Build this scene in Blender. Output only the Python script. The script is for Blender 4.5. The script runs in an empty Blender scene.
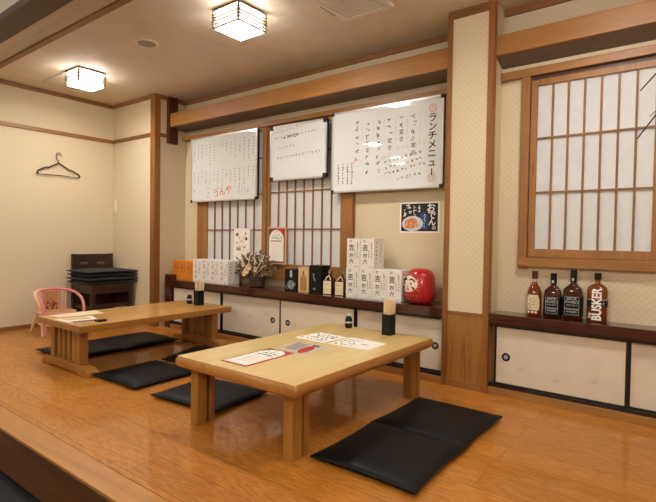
import bpy, bmesh, math, random
from mathutils import Vector, Matrix
random.seed(7)
S = bpy.context.scene
COL = S.collection
PI = math.pi

# ------------------------------------------------------------------ materials
def lin(h):
    h = h.lstrip('#')
    out = []
    for i in (0, 2, 4):
        c = int(h[i:i+2], 16) / 255
        out.append(c / 12.92 if c <= .04045 else ((c + .055) / 1.055) ** 2.4)
    return tuple(out) + (1,)

def new_mat(name):
    m = bpy.data.materials.new(name); m.use_nodes = True
    nt = m.node_tree; nt.nodes.clear()
    o = nt.nodes.new('ShaderNodeOutputMaterial'); b = nt.nodes.new('ShaderNodeBsdfPrincipled')
    nt.links.new(b.outputs[0], o.inputs[0])
    return m, nt, b

def coords(nt, scale=(1, 1, 1), rot=(0, 0, 0)):
    t = nt.nodes.new('ShaderNodeTexCoord'); mp = nt.nodes.new('ShaderNodeMapping')
    mp.inputs['Scale'].default_value = scale; mp.inputs['Rotation'].default_value = rot
    nt.links.new(t.outputs['Object'], mp.inputs[0])
    return mp.outputs[0]

def ramp(nt, fac, stops):
    r = nt.nodes.new('ShaderNodeValToRGB')
    els = r.color_ramp.elements
    while len(els) < len(stops): els.new(.5)
    for e, (p, c) in zip(els, stops):
        e.position = p; e.color = c
    nt.links.new(fac, r.inputs[0])
    return r.outputs[0]

def noise(nt, vec, scale, detail=4, rough=.55, dist=0):
    n = nt.nodes.new('ShaderNodeTexNoise')
    n.inputs['Scale'].default_value = scale; n.inputs['Detail'].default_value = detail
    n.inputs['Roughness'].default_value = rough; n.inputs['Distortion'].default_value = dist
    nt.links.new(vec, n.inputs['Vector'])
    return n.outputs['Fac']

def bump(nt, b, height, strength=.1, dist=.002):
    n = nt.nodes.new('ShaderNodeBump')
    n.inputs['Strength'].default_value = strength; n.inputs['Distance'].default_value = dist
    nt.links.new(height, n.inputs['Height']); nt.links.new(n.outputs[0], b.inputs['Normal'])

def plain(name, col, rough=.6, var=.06, metallic=0, coat=0, scale=30, spec=.5, bmp=.04):
    m, nt, b = new_mat(name)
    c = lin(col)
    v = coords(nt)
    f = noise(nt, v, scale, 3)
    d = tuple(x * (1 - var) for x in c[:3]) + (1,); l = tuple(min(1, x * (1 + var)) for x in c[:3]) + (1,)
    nt.links.new(ramp(nt, f, [(.3, d), (.7, l)]), b.inputs['Base Color'])
    b.inputs['Roughness'].default_value = rough; b.inputs['Metallic'].default_value = metallic
    b.inputs['Coat Weight'].default_value = coat; b.inputs['Coat Roughness'].default_value = .08
    b.inputs['Specular IOR Level'].default_value = spec
    if bmp: bump(nt, b, f, bmp, .001)
    return m

def wood(name, dark, light, axis='x', rough=.4, coat=.0, fine=90, broad=7, spec=.5, contrast=1.0):
    m, nt, b = new_mat(name)
    k = {'x': (.07, 1, 1), 'y': (1, .07, 1), 'z': (1, 1, .07)}[axis]
    v = coords(nt, k)
    n1 = noise(nt, v, broad, 5, .6, .8)
    n2 = noise(nt, v, fine, 3, .6)
    mx = nt.nodes.new('ShaderNodeMath'); mx.operation = 'MULTIPLY_ADD'
    nt.links.new(n2, mx.inputs[0]); mx.inputs[1].default_value = .45 * contrast
    nt.links.new(n1, mx.inputs[2])
    nt.links.new(ramp(nt, mx.outputs[0], [(.45, lin(dark)), (.95, lin(light))]), b.inputs['Base Color'])
    b.inputs['Roughness'].default_value = rough; b.inputs['Coat Weight'].default_value = coat
    b.inputs['Coat Roughness'].default_value = .1; b.inputs['Specular IOR Level'].default_value = spec
    bump(nt, b, n2, .05, .001)
    return m

def wallpaper(name, col, col2, pitch=.038):
    m, nt, b = new_mat(name)
    outs = []
    for sgn in (1, -1):
        t = nt.nodes.new('ShaderNodeTexCoord'); sp = nt.nodes.new('ShaderNodeSeparateXYZ')
        nt.links.new(t.outputs['Object'], sp.inputs[0])
        a = nt.nodes.new('ShaderNodeMath'); a.operation = 'ADD'
        nt.links.new(sp.outputs[0], a.inputs[0]); nt.links.new(sp.outputs[1], a.inputs[1])
        s = nt.nodes.new('ShaderNodeMath'); s.operation = 'MULTIPLY_ADD'
        nt.links.new(sp.outputs[2], s.inputs[0]); s.inputs[1].default_value = sgn
        nt.links.new(a.outputs[0], s.inputs[2])
        w = nt.nodes.new('ShaderNodeMath'); w.operation = 'MULTIPLY'; w.inputs[1].default_value = 2 * PI / pitch
        nt.links.new(s.outputs[0], w.inputs[0])
        sn = nt.nodes.new('ShaderNodeMath'); sn.operation = 'SINE'; nt.links.new(w.outputs[0], sn.inputs[0])
        outs.append(sn.outputs[0])
    p = nt.nodes.new('ShaderNodeMath'); p.operation = 'MAXIMUM'
    nt.links.new(outs[0], p.inputs[0]); nt.links.new(outs[1], p.inputs[1])
    q = nt.nodes.new('ShaderNodeMath'); q.operation = 'MULTIPLY_ADD'
    nt.links.new(p.outputs[0], q.inputs[0]); q.inputs[1].default_value = .5; q.inputs[2].default_value = .5
    nt.links.new(ramp(nt, q.outputs[0], [(.55, lin(col2)), (.95, lin(col))]), b.inputs['Base Color'])
    b.inputs['Roughness'].default_value = .75; b.inputs['Specular IOR Level'].default_value = .3
    bump(nt, b, q.outputs[0], .12, .001)
    return m

def floor_mat():
    m, nt, b = new_mat('oak floor')
    t = nt.nodes.new('ShaderNodeTexCoord')
    # planks run along x
    br = nt.nodes.new('ShaderNodeTexBrick')
    br.offset = .37; br.inputs['Scale'].default_value = 1
    br.inputs['Brick Width'].default_value = 1.82; br.inputs['Row Height'].default_value = .152
    br.inputs['Mortar Size'].default_value = .0014; br.inputs['Mortar Smooth'].default_value = .2
    br.inputs['Color1'].default_value = (.32, .32, .32, 1); br.inputs['Color2'].default_value = (.68, .68, .68, 1)
    br.inputs['Mortar'].default_value = (.0, .0, .0, 1)
    nt.links.new(t.outputs['Object'], br.inputs['Vector'])
    # offset grain per plank
    ad = nt.nodes.new('ShaderNodeVectorMath'); ad.operation = 'MULTIPLY_ADD'
    nt.links.new(br.outputs['Color'], ad.inputs[0]); ad.inputs[1].default_value = (9, 3, 0)
    nt.links.new(t.outputs['Object'], ad.inputs[2])
    mp = nt.nodes.new('ShaderNodeMapping'); mp.inputs['Scale'].default_value = (.16, 1, 1)
    nt.links.new(ad.outputs[0], mp.inputs[0])
    n0 = noise(nt, mp.outputs[0], 5, 2, .5, .3)
    w = nt.nodes.new('ShaderNodeMath'); w.operation = 'MULTIPLY'; w.inputs[1].default_value = 130
    nt.links.new(n0, w.inputs[0])
    sn = nt.nodes.new('ShaderNodeMath'); sn.operation = 'SINE'; nt.links.new(w.outputs[0], sn.inputs[0])
    mp2 = nt.nodes.new('ShaderNodeMapping'); mp2.inputs['Scale'].default_value = (.06, 1, 1)
    nt.links.new(ad.outputs[0], mp2.inputs[0])
    n2 = noise(nt, mp2.outputs[0], 230, 4, .68)
    g = nt.nodes.new('ShaderNodeMath'); g.operation = 'MULTIPLY_ADD'
    nt.links.new(sn.outputs[0], g.inputs[0]); g.inputs[1].default_value = .035
    nt.links.new(n2, g.inputs[2])
    base = ramp(nt, g.outputs[0], [(.28, lin('#8a5016')), (.5, lin('#bf782a')), (.72, lin('#d89a46'))])
    tone = nt.nodes.new('ShaderNodeMixRGB'); tone.blend_type = 'MULTIPLY'; tone.inputs[0].default_value = 1
    nt.links.new(base, tone.inputs[1])
    nt.links.new(ramp(nt, br.outputs['Color'], [(.0, (.4, .36, .33, 1)), (.3, (.80, .78, .76, 1)), (.7, (1.0, 1.0, 1.0, 1))]), tone.inputs[2])
    nt.links.new(tone.outputs[0], b.inputs['Base Color'])
    b.inputs['Roughness'].default_value = .45; b.inputs['Specular IOR Level'].default_value = .25
    b.inputs['Coat Weight'].default_value = .55; b.inputs['Coat Roughness'].default_value = .045
    bump(nt, b, g.outputs[0], .04, .001)
    return m

def emit(name, col, strength):
    m, nt, b = new_mat(name)
    b.inputs['Base Color'].default_value = (.8, .8, .8, 1)
    b.inputs['Emission Color'].default_value = col; b.inputs['Emission Strength'].default_value = strength
    return m

def glass(name, col, trans=.75, rough=.04):
    m, nt, b = new_mat(name)
    f = noise(nt, coords(nt), 6, 2)
    c = lin(col)
    nt.links.new(ramp(nt, f, [(.2, tuple(x * .8 for x in c[:3]) + (1,)), (.8, c)]), b.inputs['Base Color'])
    b.inputs['Transmission Weight'].default_value = trans; b.inputs['Roughness'].default_value = rough
    b.inputs['IOR'].default_value = 1.4; b.inputs['Coat Weight'].default_value = .4
    return m

LIGHT_COL = (1.0, .965, .915, 1)
LAMP, LAMP_SIDE, FILL_LANTERN = 92.0, 1.4, 52.0
M = dict(
    paper_wall=wallpaper('cream woven wallpaper', '#dbcaaa', '#d5c3a0'),
    plaster=plain('pale plaster', '#cfc8ba', .85, .06, scale=60),
    ceiling=plain('ceiling board', '#e2d2ba', .7, .05, scale=8),
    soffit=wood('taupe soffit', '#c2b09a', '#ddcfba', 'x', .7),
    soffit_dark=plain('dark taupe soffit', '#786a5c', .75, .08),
    floor=floor_mat(),
    kamachi=wood('edge board oak', '#9a6026', '#c88c40', 'x', .35, .5),
    beam_dark=wood('dark brown beam', '#371f10', '#523219', 'x', .5),
    riser=wood('dark riser board', '#442610', '#6e421c', 'x', .45),
    floor_low=plain('dark entry floor', '#35353a', .6, .2, scale=12),
    black=plain('matte black', '#0c0b0b', .5, .1),
    beam=wood('orange cedar beam', '#8b5823', '#b37e40', 'x', .45),
    trim_x=wood('brown trim', '#754a22', '#9c6a38', 'x', .45),
    trim_y=wood('brown trim along y', '#754a22', '#9c6a38', 'y', .45),
    trim_z=wood('brown trim upright', '#734618', '#98632c', 'z', .45),
    dark_post=wood('dark red post', '#3c1a0d', '#5e2c17', 'z', .45),
    dado=wood('burl dado panel', '#5f3812', '#a06c2e', 'z', .5, fine=60, broad=34, contrast=1.8),
    frame_x=wood('window wood', '#835523', '#a9763c', 'x', .45),
    frame_z=wood('window wood upright', '#835523', '#a9763c', 'z', .45),
    lattice=wood('lattice wood', '#6f4722', '#966636', 'z', .5),
    shoji=plain('shoji paper', '#d3d4d3', .9, .03, scale=18),
    shelf=wood('lacquered dark shelf', '#2a0f09', '#4d1f13', 'x', .22, .5),
    fusuma=plain('sliding door paper', '#d9cdb6', .85, .03, scale=10),
    fusuma_art=plain('faint grass print', '#c9bca3', .85, .05),
    rail_black=plain('black lacquer rail', '#17100d', .35, .1, coat=.3),
    base=wood('skirting oak', '#87592c', '#b07e42', 'x', .4),
    top_light=wood('light maple top', '#d9b468', '#efd592', 'y', .28, .5, fine=60),
    top_edge=wood('orange table edge', '#98602a', '#be843e', 'y', .35, .3),
    top_tan=wood('tan table top', '#b57e3a', '#d6a258', 'y', .32, .4, fine=60),
    table_dk=wood('table side wood', '#855217', '#ab7430', 'y', .4, .2),
    leg=wood('table leg wood', '#85541d', '#ad7836', 'z', .38, .2),
    vinyl=plain('black vinyl', '#0a0a0c', .5, .12, scale=14, spec=.22),
    fabric=plain('black quilted fabric', '#26272b', .7, .15, scale=60),
    chair_dk=wood('dark stained chair', '#1e0f09', '#40241a', 'z', .4),
    white=plain('white board surface', '#e3e6e6', .02, .015, scale=5, bmp=0),
    alu=plain('aluminium', '#c9c7c4', .35, .05, metallic=.6),
    paper=plain('white paper', '#f0ebe2', .8, .03),
    paper_grey=plain('grey print', '#9a948c', .8, .15),
    sheet_grey=plain('pale grey print', '#c2b8a6', .7, .12, scale=70, bmp=0),
    ink=plain('black ink', '#141214', .6, .1, bmp=0),
    ink_soft=plain('thin marker ink', '#4a4648', .6, .1, bmp=0),
    ink_orange=plain('orange marker', '#d0682c', .6, .1, bmp=0),
    ink_pale=plain('pale orange marker', '#d9a27c', .6, .1, bmp=0),
    ink_green=plain('green ink', '#4f8a6e', .6, .1, bmp=0),
    red=plain('red print', '#b3202a', .6, .08, bmp=0),
    brown=plain('brown print', '#6b3f28', .6, .08, bmp=0),
    navy=plain('navy print', '#28407a', .6, .08, bmp=0),
    carton=plain('white carton', '#e6e1da', .6, .03),
    carton_orange=plain('orange carton', '#d87f1c', .55, .06),
    carton_black=plain('black carton', '#0a0a0b', .45, .1, spec=.3),
    carton_tan=plain('tan carton', '#cbb083', .6, .05),
    tan_print=plain('tan bottle print', '#a97f48', .6, .06),
    cream=plain('cream label', '#e4d3ae', .6, .05),
    grey_print=plain('silver print', '#b9b9b9', .5, .05),
    amber=glass('amber whisky glass', '#b8621a', .75),
    amber_dk=glass('dark whisky glass', '#5e2a0b', .6),
    clear=glass('clear glass', '#e8e4dc', .9),
    cap_brown=plain('brown foil cap', '#4a1e12', .35, .1),
    daruma=plain('glossy red lacquer', '#b3151a', .3, .08, coat=.4, scale=8),
    skin=plain('pale cream paint', '#ecd9bf', .5, .03),
    bamboo=plain('disposable chopstick wood', '#ead3a8', .7, .08),
    rattan=plain('cream rattan', '#e3c295', .5, .08),
    rattan_pink=plain('pink rattan', '#d9817f', .5, .08),
    woven=plain('woven tan cane', '#b98a52', .7, .25, scale=120),
    twig=plain('dried twig', '#5d4633', .9, .3, scale=60),
    leaf_dry=plain('dried leaves', '#85704e', .9, .35, scale=30),
    bark=plain('dark basket weave', '#3a2c22', .85, .3, scale=80),
    petal=plain('dried cream petal', '#dcc39c', .8, .1),
    petal_white=plain('white ribbon', '#e9e2d8', .7, .04),
    slat=plain('lamp lattice wood', '#7d6c58', .55, .1),
    lamp=emit('lamp diffuser', LIGHT_COL, LAMP),
    fill_lantern=emit('pendant paper', LIGHT_COL, FILL_LANTERN),  # glow of the unseen lanterns added as fill
    lamp_side=emit('lamp paper side', LIGHT_COL, LAMP_SIDE),
    speaker=plain('speaker mesh', '#a0968a', .7, .2, scale=200),
    offwhite=plain('off white plastic', '#e8dfd0', .5, .03),
    vent_mesh=plain('vent mesh', '#564d46', .7, .2, scale=160),
    plastic_ivory=plain('ivory plastic', '#e6dcc4', .4, .03),
    food=plain('simmered dish print', '#d98a58', .6, .5, scale=55, bmp=0),
    bowl=plain('pale bowl print', '#c9cfd4', .6, .06, bmp=0),
    wire=plain('black hanger plastic', '#08080a', .5, .1, spec=.3),
)

# ------------------------------------------------------------------ mesh builder
class Fr:
    """a local frame: o + u*a + v*b + n*c"""
    def __init__(s, o, u, v):
        s.o = Vector(o); s.u = Vector(u).normalized(); s.v = Vector(v).normalized(); s.n = s.u.cross(s.v)
    def __call__(s, a, b, c=0): return s.o + s.u * a + s.v * b + s.n * c

def root_loc(p):
    v = Vector((0, 0, 0))
    while p is not None:
        v += p.location; p = p.parent
    return v

class MB:
    def __init__(s): s.v = []; s.f = []
    def add(s, vs, fs):
        k = len(s.v); s.v += [Vector(x) for x in vs]; s.f += [tuple(i + k for i in f) for f in fs]
        return s
    def box(s, x0, x1, y0, y1, z0, z1):
        vs = [(x, y, z) for z in (z0, z1) for y in (y0, y1) for x in (x0, x1)]
        return s.add(vs, [(0, 2, 3, 1), (4, 5, 7, 6), (0, 1, 5, 4), (2, 6, 7, 3), (0, 4, 6, 2), (1, 3, 7, 5)])
    def fbox(s, fr, a0, a1, b0, b1, c0, c1):
        vs = [fr(a, b, c) for c in (c0, c1) for b in (b0, b1) for a in (a0, a1)]
        return s.add(vs, [(0, 2, 3, 1), (4, 5, 7, 6), (0, 1, 5, 4), (2, 6, 7, 3), (0, 4, 6, 2), (1, 3, 7, 5)])
    def prism(s, fr, poly, c0, c1):
        n = len(poly)
        vs = [fr(a, b, c0) for a, b in poly] + [fr(a, b, c1) for a, b in poly]
        fs = [tuple(range(n - 1, -1, -1)), tuple(range(n, 2 * n))]
        fs += [(i, (i + 1) % n, n + (i + 1) % n, n + i) for i in range(n)]
        return s.add(vs, fs)
    def bar(s, p, q, w):
        p, q = Vector(p), Vector(q); d = (q - p).normalized()
        up = Vector((0, 0, 1)) if abs(d.z) < .9 else Vector((1, 0, 0))
        a = d.cross(up).normalized() * w / 2; b = d.cross(a).normalized() * w / 2
        vs = [p - a - b, p + a - b, p + a + b, p - a + b, q - a - b, q + a - b, q + a + b, q - a + b]
        return s.add(vs, [(0, 3, 2, 1), (4, 5, 6, 7), (0, 1, 5, 4), (1, 2, 6, 5), (2, 3, 7, 6), (3, 0, 4, 7)])
    def tube(s, pts, r, n=8, closed=False):
        pts = [Vector(p) for p in pts]; m = len(pts)
        rs = r if isinstance(r, (list, tuple)) else [r] * m
        vs = []; prev = None
        for i, p in enumerate(pts):
            if closed: d = (pts[(i + 1) % m] - pts[i - 1]).normalized()
            else: d = (pts[min(i + 1, m - 1)] - pts[max(i - 1, 0)]).normalized()
            if prev is None:
                up = Vector((0, 0, 1)) if abs(d.z) < .9 else Vector((1, 0, 0))
                a = d.cross(up).normalized()
            else:
                a = (prev - d * prev.dot(d)).normalized()
            prev = a; b = d.cross(a)
            vs += [p + (a * math.cos(2 * PI * k / n) + b * math.sin(2 * PI * k / n)) * rs[i] for k in range(n)]
        fs = []
        for i in range(m if closed else m - 1):
            j = (i + 1) % m
            fs += [(i * n + k, i * n + (k + 1) % n, j * n + (k + 1) % n, j * n + k) for k in range(n)]
        if not closed:
            fs += [tuple(range(n - 1, -1, -1)), tuple((m - 1) * n + k for k in range(n))]
        return s.add(vs, fs)
    def lathe(s, prof, c=(0, 0, 0), n=24, sx=1, sy=1):
        c = Vector(c); m = len(prof)
        vs = [c + Vector((r * sx * math.cos(2 * PI * k / n), r * sy * math.sin(2 * PI * k / n), z)) for r, z in prof for k in range(n)]
        fs = []
        for i in range(m - 1):
            fs += [(i * n + k, i * n + (k + 1) % n, (i + 1) * n + (k + 1) % n, (i + 1) * n + k) for k in range(n)]
        fs += [tuple(range(n - 1, -1, -1)), tuple((m - 1) * n + k for k in range(n))]
        return s.add(vs, fs)
    def loft(s, loops):
        """closed loops with the same number of points"""
        n = len(loops[0]); m = len(loops); vs = [p for l in loops for p in l]; fs = []
        for i in range(m - 1):
            fs += [(i * n + k, i * n + (k + 1) % n, (i + 1) * n + (k + 1) % n, (i + 1) * n + k) for k in range(n)]
        fs += [tuple(range(n - 1, -1, -1)), tuple((m - 1) * n + k for k in range(n))]
        return s.add(vs, fs)
    def build(s, name, mat, parent=None, origin=None, bevel=0, smooth=False, seg=2):
        o = Vector(origin) if origin is not None else (root_loc(parent) if parent is not None else Vector((0, 0, 0)))
        me = bpy.data.meshes.new(name)
        me.from_pydata([tuple(p - o) for p in s.v], [], s.f)
        bm = bmesh.new(); bm.from_mesh(me)
        bmesh.ops.recalc_face_normals(bm, faces=bm.faces); bm.to_mesh(me); bm.free()
        me.materials.append(M[mat] if isinstance(mat, str) else mat)
        if smooth:
            for p in me.polygons: p.use_smooth = True
        ob = bpy.data.objects.new(name, me); COL.objects.link(ob)
        if parent is not None: ob.parent = parent
        elif origin is not None: ob.location = o
        if bevel:
            b = ob.modifiers.new('bevel', 'BEVEL'); b.width = bevel; b.segments = seg; b.limit_method = 'ANGLE'
        if smooth:
            try:
                me.set_sharp_from_angle(angle=math.radians(40))
            except Exception: pass
        return ob

def box(*a): return MB().box(*a)

def tag(o, label=None, cat=None, group=None, kind=None):
    if label: o['label'] = label
    if cat: o['category'] = cat
    if group: o['group'] = group
    if kind: o['kind'] = kind
    return o

def thing(name, loc, label, cat, group=None):
    o = bpy.data.objects.new(name, None); o.empty_display_size = .05
    COL.objects.link(o); o.location = loc
    return tag(o, label, cat, group)

def struct_root(name, loc=(0, 0, 0)):
    o = bpy.data.objects.new(name, None); COL.objects.link(o); o.location = loc; o['kind'] = 'structure'
    return o

def struct(name, mb, mat, **k):
    o = mb.build(name, mat, **k); o['kind'] = 'structure'; return o

def copy_tree(o, parent=None):
    c = o.copy(); COL.objects.link(c)
    if parent is not None: c.parent = parent
    for ch in list(o.children): copy_tree(ch, c)
    return c

TXT = bpy.data.curves.new('writing_source', 'FONT')
TXO = bpy.data.objects.new('writing_source', TXT); COL.objects.link(TXO)
def glyphs(body, size, bold=0.0, thick=.0004, align='CENTER', line=1.0):
    TXT.body = body; TXT.size = size; TXT.offset = bold * size; TXT.extrude = thick; TXT.align_x = align
    TXT.align_y = 'CENTER'; TXT.space_line = line; TXT.resolution_u = 3
    bpy.context.view_layer.update()
    ev = TXO.evaluated_get(bpy.context.evaluated_depsgraph_get()); me = ev.to_mesh()
    vs = [v.co.copy() for v in me.vertices]; fs = [tuple(p.vertices) for p in me.polygons]
    ev.to_mesh_clear()
    return vs, fs
def text(mb, fr, body, size, a, b, bold=0.0, rot=0, c=.0006, sx=1, **k):
    vs, fs = glyphs(body, size, bold, **k)
    cr, sr = math.cos(rot), math.sin(rot)
    out = []
    for v in vs:
        x, y = v.x * sx, v.y
        out.append(fr(a + x * cr - y * sr, b + x * sr + y * cr, c + v.z))
    mb.add(out, fs)
    return mb
def vtext(mb, fr, body, size, a, b, step=None, **k):
    step = step or size * 1.1
    for i, ch in enumerate(body): text(mb, fr, ch, size, a, b - i * step, **k)
    return mb
def scrawl(mb, fr, a, b, size, n=1, da=0, db=0, w=.004, gap=0.0):
    """n handwriting-like marks starting at (a, b)"""
    for i in range(n):
        if random.random() < gap: continue
        ca, cb = a + da * i, b + db * i
        for k in range(random.randint(2, 4)):
            x = ca + random.uniform(-.4, .4) * size; y = cb + random.uniform(-.4, .4) * size
            L = random.uniform(.35, .9) * size; th = random.choice((0, .1, PI / 2, PI / 2 + .15, -.7, .8))
            dx, dy = math.cos(th) * L / 2, math.sin(th) * L / 2
            px, py = -math.sin(th) * w / 2, math.cos(th) * w / 2
            mb.prism(fr, [(x - dx - px, y - dy - py), (x + dx - px, y + dy - py), (x + dx + px, y + dy + py), (x - dx + px, y - dy + py)], .0002, .0009)
    return mb
def disc(mb, fr, a, b, ra, rb=None, c0=.0002, c1=.0008, n=24):
    rb = rb or ra
    return mb.prism(fr, [(a + ra * math.cos(2 * PI * k / n), b + rb * math.sin(2 * PI * k / n)) for k in range(n)], c0, c1)
def ring(mb, fr, a, b, r, w, c0=.0002, c1=.0009, n=24):
    for k in range(n):
        t0, t1 = 2 * PI * k / n, 2 * PI * (k + 1) / n
        mb.prism(fr, [(a + (r - w) * math.cos(t0), b + (r - w) * math.sin(t0)), (a + r * math.cos(t0), b + r * math.sin(t0)),
                      (a + r * math.cos(t1), b + r * math.sin(t1)), (a + (r - w) * math.cos(t1), b + (r - w) * math.sin(t1))], c0, c1)
    return mb

# ------------------------------------------------------------------ camera
F_PX = 487.25
def cam_rot():
    ya, pi_, ro = (math.radians(a) for a in (37.3037, -1.475089, -.864692))
    Rz = Matrix.Rotation(ya, 3, 'Z'); Rx = Matrix.Rotation(pi_, 3, 'X'); Ry = Matrix.Rotation(ro, 3, 'Y')
    return Rz @ Rx @ Ry        # columns: right, forward, up
R3 = cam_rot()
cd = bpy.data.cameras.new('camera'); cam = bpy.data.objects.new('camera', cd); COL.objects.link(cam)
right, fwd, up = R3.col[0], R3.col[1], R3.col[2]
mw = Matrix.Identity(4)
for i in range(3):
    mw[i][0] = right[i]; mw[i][1] = up[i]; mw[i][2] = -fwd[i]
mw[2][3] = .95
cam.matrix_world = mw
cd.sensor_fit = 'HORIZONTAL'; cd.sensor_width = 36; cd.lens = F_PX / 656 * 36
cd.clip_start = .02
S.camera = cam

# ------------------------------------------------------------------ room shell
XL, XR, YB, YR, YF = -5.36, 1.7, 3.33, 3.18, -2.6     # left wall, right wall, back wall, right bay wall, front wall
ZC, ZF, ZC2 = 2.425, -.30, 2.52
YP = 3.0                                              # face of the column
YE = .915                                             # platform edge

struct('floor', box(XL, XR, YE + .12, YB, -.03, 0), 'floor')
struct('trim_1', box(XL, XR, YE, YE + .1185, -.014, .0), 'kamachi', bevel=.002)
struct('trim_2', box(XL, XR, YE + .004, YE + .03, -.215, -.014), 'riser')
struct('trim_3', box(XL, XR, YE + .07, YE + .09, ZF, -.215), 'black')
struct('floor', box(XL, XR, YF, YE + .07, ZF - .05, ZF), 'floor_low')
struct('ceiling', box(XL, XR, 1.30, YB + .1, ZC, ZC + .05), 'ceiling')
struct('ceiling', box(XL, XR, YF, 1.2, ZC2, ZC2 + .05), 'plaster')
struct('wall_left', box(XL - .1, XL, YF, 2.955, ZF, ZC2), 'paper_wall')
struct('wall_right', box(XR, XR + .1, YF, YB + .1, ZF, ZC2), 'paper_wall')
struct('wall_front', box(XL, XR, YF - .1, YF, ZF, ZC2), 'paper_wall')
XC = -4.528
struct('wall_left', box(XL - .1, XC - .004, 2.955, YB + .1, -.03, ZC), 'paper_wall')
struct('wall_back', box(XC - .004, -1.18, YB, YB + .1, -.03, ZC), 'paper_wall')
struct('wall_back', box(-1.18, XR, YR, YR + .25, -.03, ZC), 'paper_wall')
# dropped soffit and beam between the seating platform and the entry
struct('trim_4', box(XL, XR, 1.635, 1.683, ZC - .022, ZC), 'trim_x')
struct('trim_26', box(XL, XR, 1.28, 1.635, ZC - .012, ZC - .001), 'soffit')
struct('trim_5', box(XL, XR, 1.14, 1.28, 2.22, 2.26), 'beam_dark')
struct('wall_lintel', box(XL, XR, 1.15, 1.27, 2.26, ZC2), 'plaster')

# cornices and picture mouldings
def cornice(n, *b): struct('trim_%d' % n, box(*b), 'trim_x' if (b[1] - b[0]) > (b[3] - b[2]) else 'trim_y', bevel=.003)
cornice(6, XL, XL + .018, 1.685, 2.937, ZC - .042, ZC)
cornice(7, XL, -4.60, 2.937, 2.955, ZC - .042, ZC)
cornice(8, XC - .004, XC + .014, 3.0, YB - .018, ZC - .042, ZC)
cornice(9, XC - .004, -1.34, YB - .018, YB, ZC - .042, ZC)
cornice(10, -1.025, XR, YR - .018, YR, ZC - .05, ZC)
cornice(11, XL, XL + .014, YF, 2.941, 1.99, 2.03)
cornice(12, XL, -4.60, 2.941, 2.955, 1.99, 2.03)
cornice(13, XC - .004, XC + .010, 3.0, 3.088, 1.99, 2.03)
struct('baseboard_left', box(XL, XL + .012, YE + .12, 2.943, 0, .04), 'trim_y')
struct('baseboard_back', box(XL, -4.60, 2.943, 2.955, 0, .04), 'trim_x')
struct('trim_14', box(-4.600, -4.520, 2.94, 3.01, 0, ZC), 'trim_z', bevel=.003)       # corner post
struct('trim_15', box(XC - .004, XC + .035, 3.09, 3.205, 1.935, ZC), 'dark_post')      # post carrying the beam
struct('trim_16', box(XC + .035, -1.332, 3.105, 3.125, 2.105, 2.245), 'beam', bevel=.003)      # beam over the whiteboards
# beam and slanted board of the right bay
struct('trim_17', box(-1.03, XR, 3.035, 3.05, 2.092, 2.214), 'beam', bevel=.003)
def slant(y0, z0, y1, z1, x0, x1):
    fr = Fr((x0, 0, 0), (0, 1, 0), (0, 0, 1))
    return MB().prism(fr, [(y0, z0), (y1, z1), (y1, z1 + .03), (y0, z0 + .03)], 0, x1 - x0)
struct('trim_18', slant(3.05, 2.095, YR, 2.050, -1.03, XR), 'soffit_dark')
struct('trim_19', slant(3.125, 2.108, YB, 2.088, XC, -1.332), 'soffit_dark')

# column between the two bays
XA, XB_ = -1.335, -1.03
struct('wall_column', box(XA + .008, XB_ - .008, YP + .008, YB, 0, ZC), 'paper_wall')
struct('trim_20', box(XA, XA + .034, YP, YP + .05, 0, ZC), 'trim_z', bevel=.002)
struct('trim_21', box(XB_ - .038, XB_, YP, YP + .05, 0, ZC), 'trim_z', bevel=.002)
struct('trim_22', box(XA + .034, XB_ - .038, YP + .002, YP + .03, ZC - .055, ZC), 'trim_x', bevel=.002)
struct('trim_23', box(XA + .034, XB_ - .038, YP + .002, YP + .03, .472, .492), 'trim_x', bevel=.002)
struct('trim_27', box(XA + .034, XB_ - .038, YP + .006, YP + .03, .045, .472), 'dado')
struct('trim_24', box(XA + .034, XB_ - .038, YP + .002, YP + .03, 0, .045), 'trim_x', bevel=.002)

# ------------------------------------------------------------------ low built-in cabinets with sliding doors
def handle(x, z, yd, parent):
    fr = Fr((x, yd, z), (1, 0, 0), (0, 0, 1))   # n points to -y
    h = MB(); ring(h, fr, 0, 0, .025, .007, 0, .004); disc(h, fr, 0, 0, .019, None, .0, .0015)
    o = h.build('handle', 'rail_black', parent)
    d = MB(); ring(d, fr, 0, 0, .012, .004, .0015, .003); d.fbox(fr, -.009, .009, -.0015, .0015, .0015, .0028); d.fbox(fr, -.0015, .0015, -.009, .009, .0015, .0028)
    d.build('handle_crest', 'grey_print', o)

def grass_art(x0, x1, z0, yd, parent):
    fr = Fr((0, yd, 0), (1, 0, 0), (0, 0, 1))
    for k in range(3):
        m = MB(); cx = x0 + (x1 - x0) * (k + .5) / 3; cz = z0 + random.uniform(-.03, .06)
        for j in range(9):
            t = PI * (.08 + .84 * j / 8); L = random.uniform(.05, .10)
            p = (cx + math.cos(t) * L, cz + math.sin(t) * L * .8)
            m.prism(fr, [(cx - .003, cz), (cx + .003, cz), p], .0001, .0005)
        m.build('grass_print', 'fusuma_art', parent)

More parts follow.
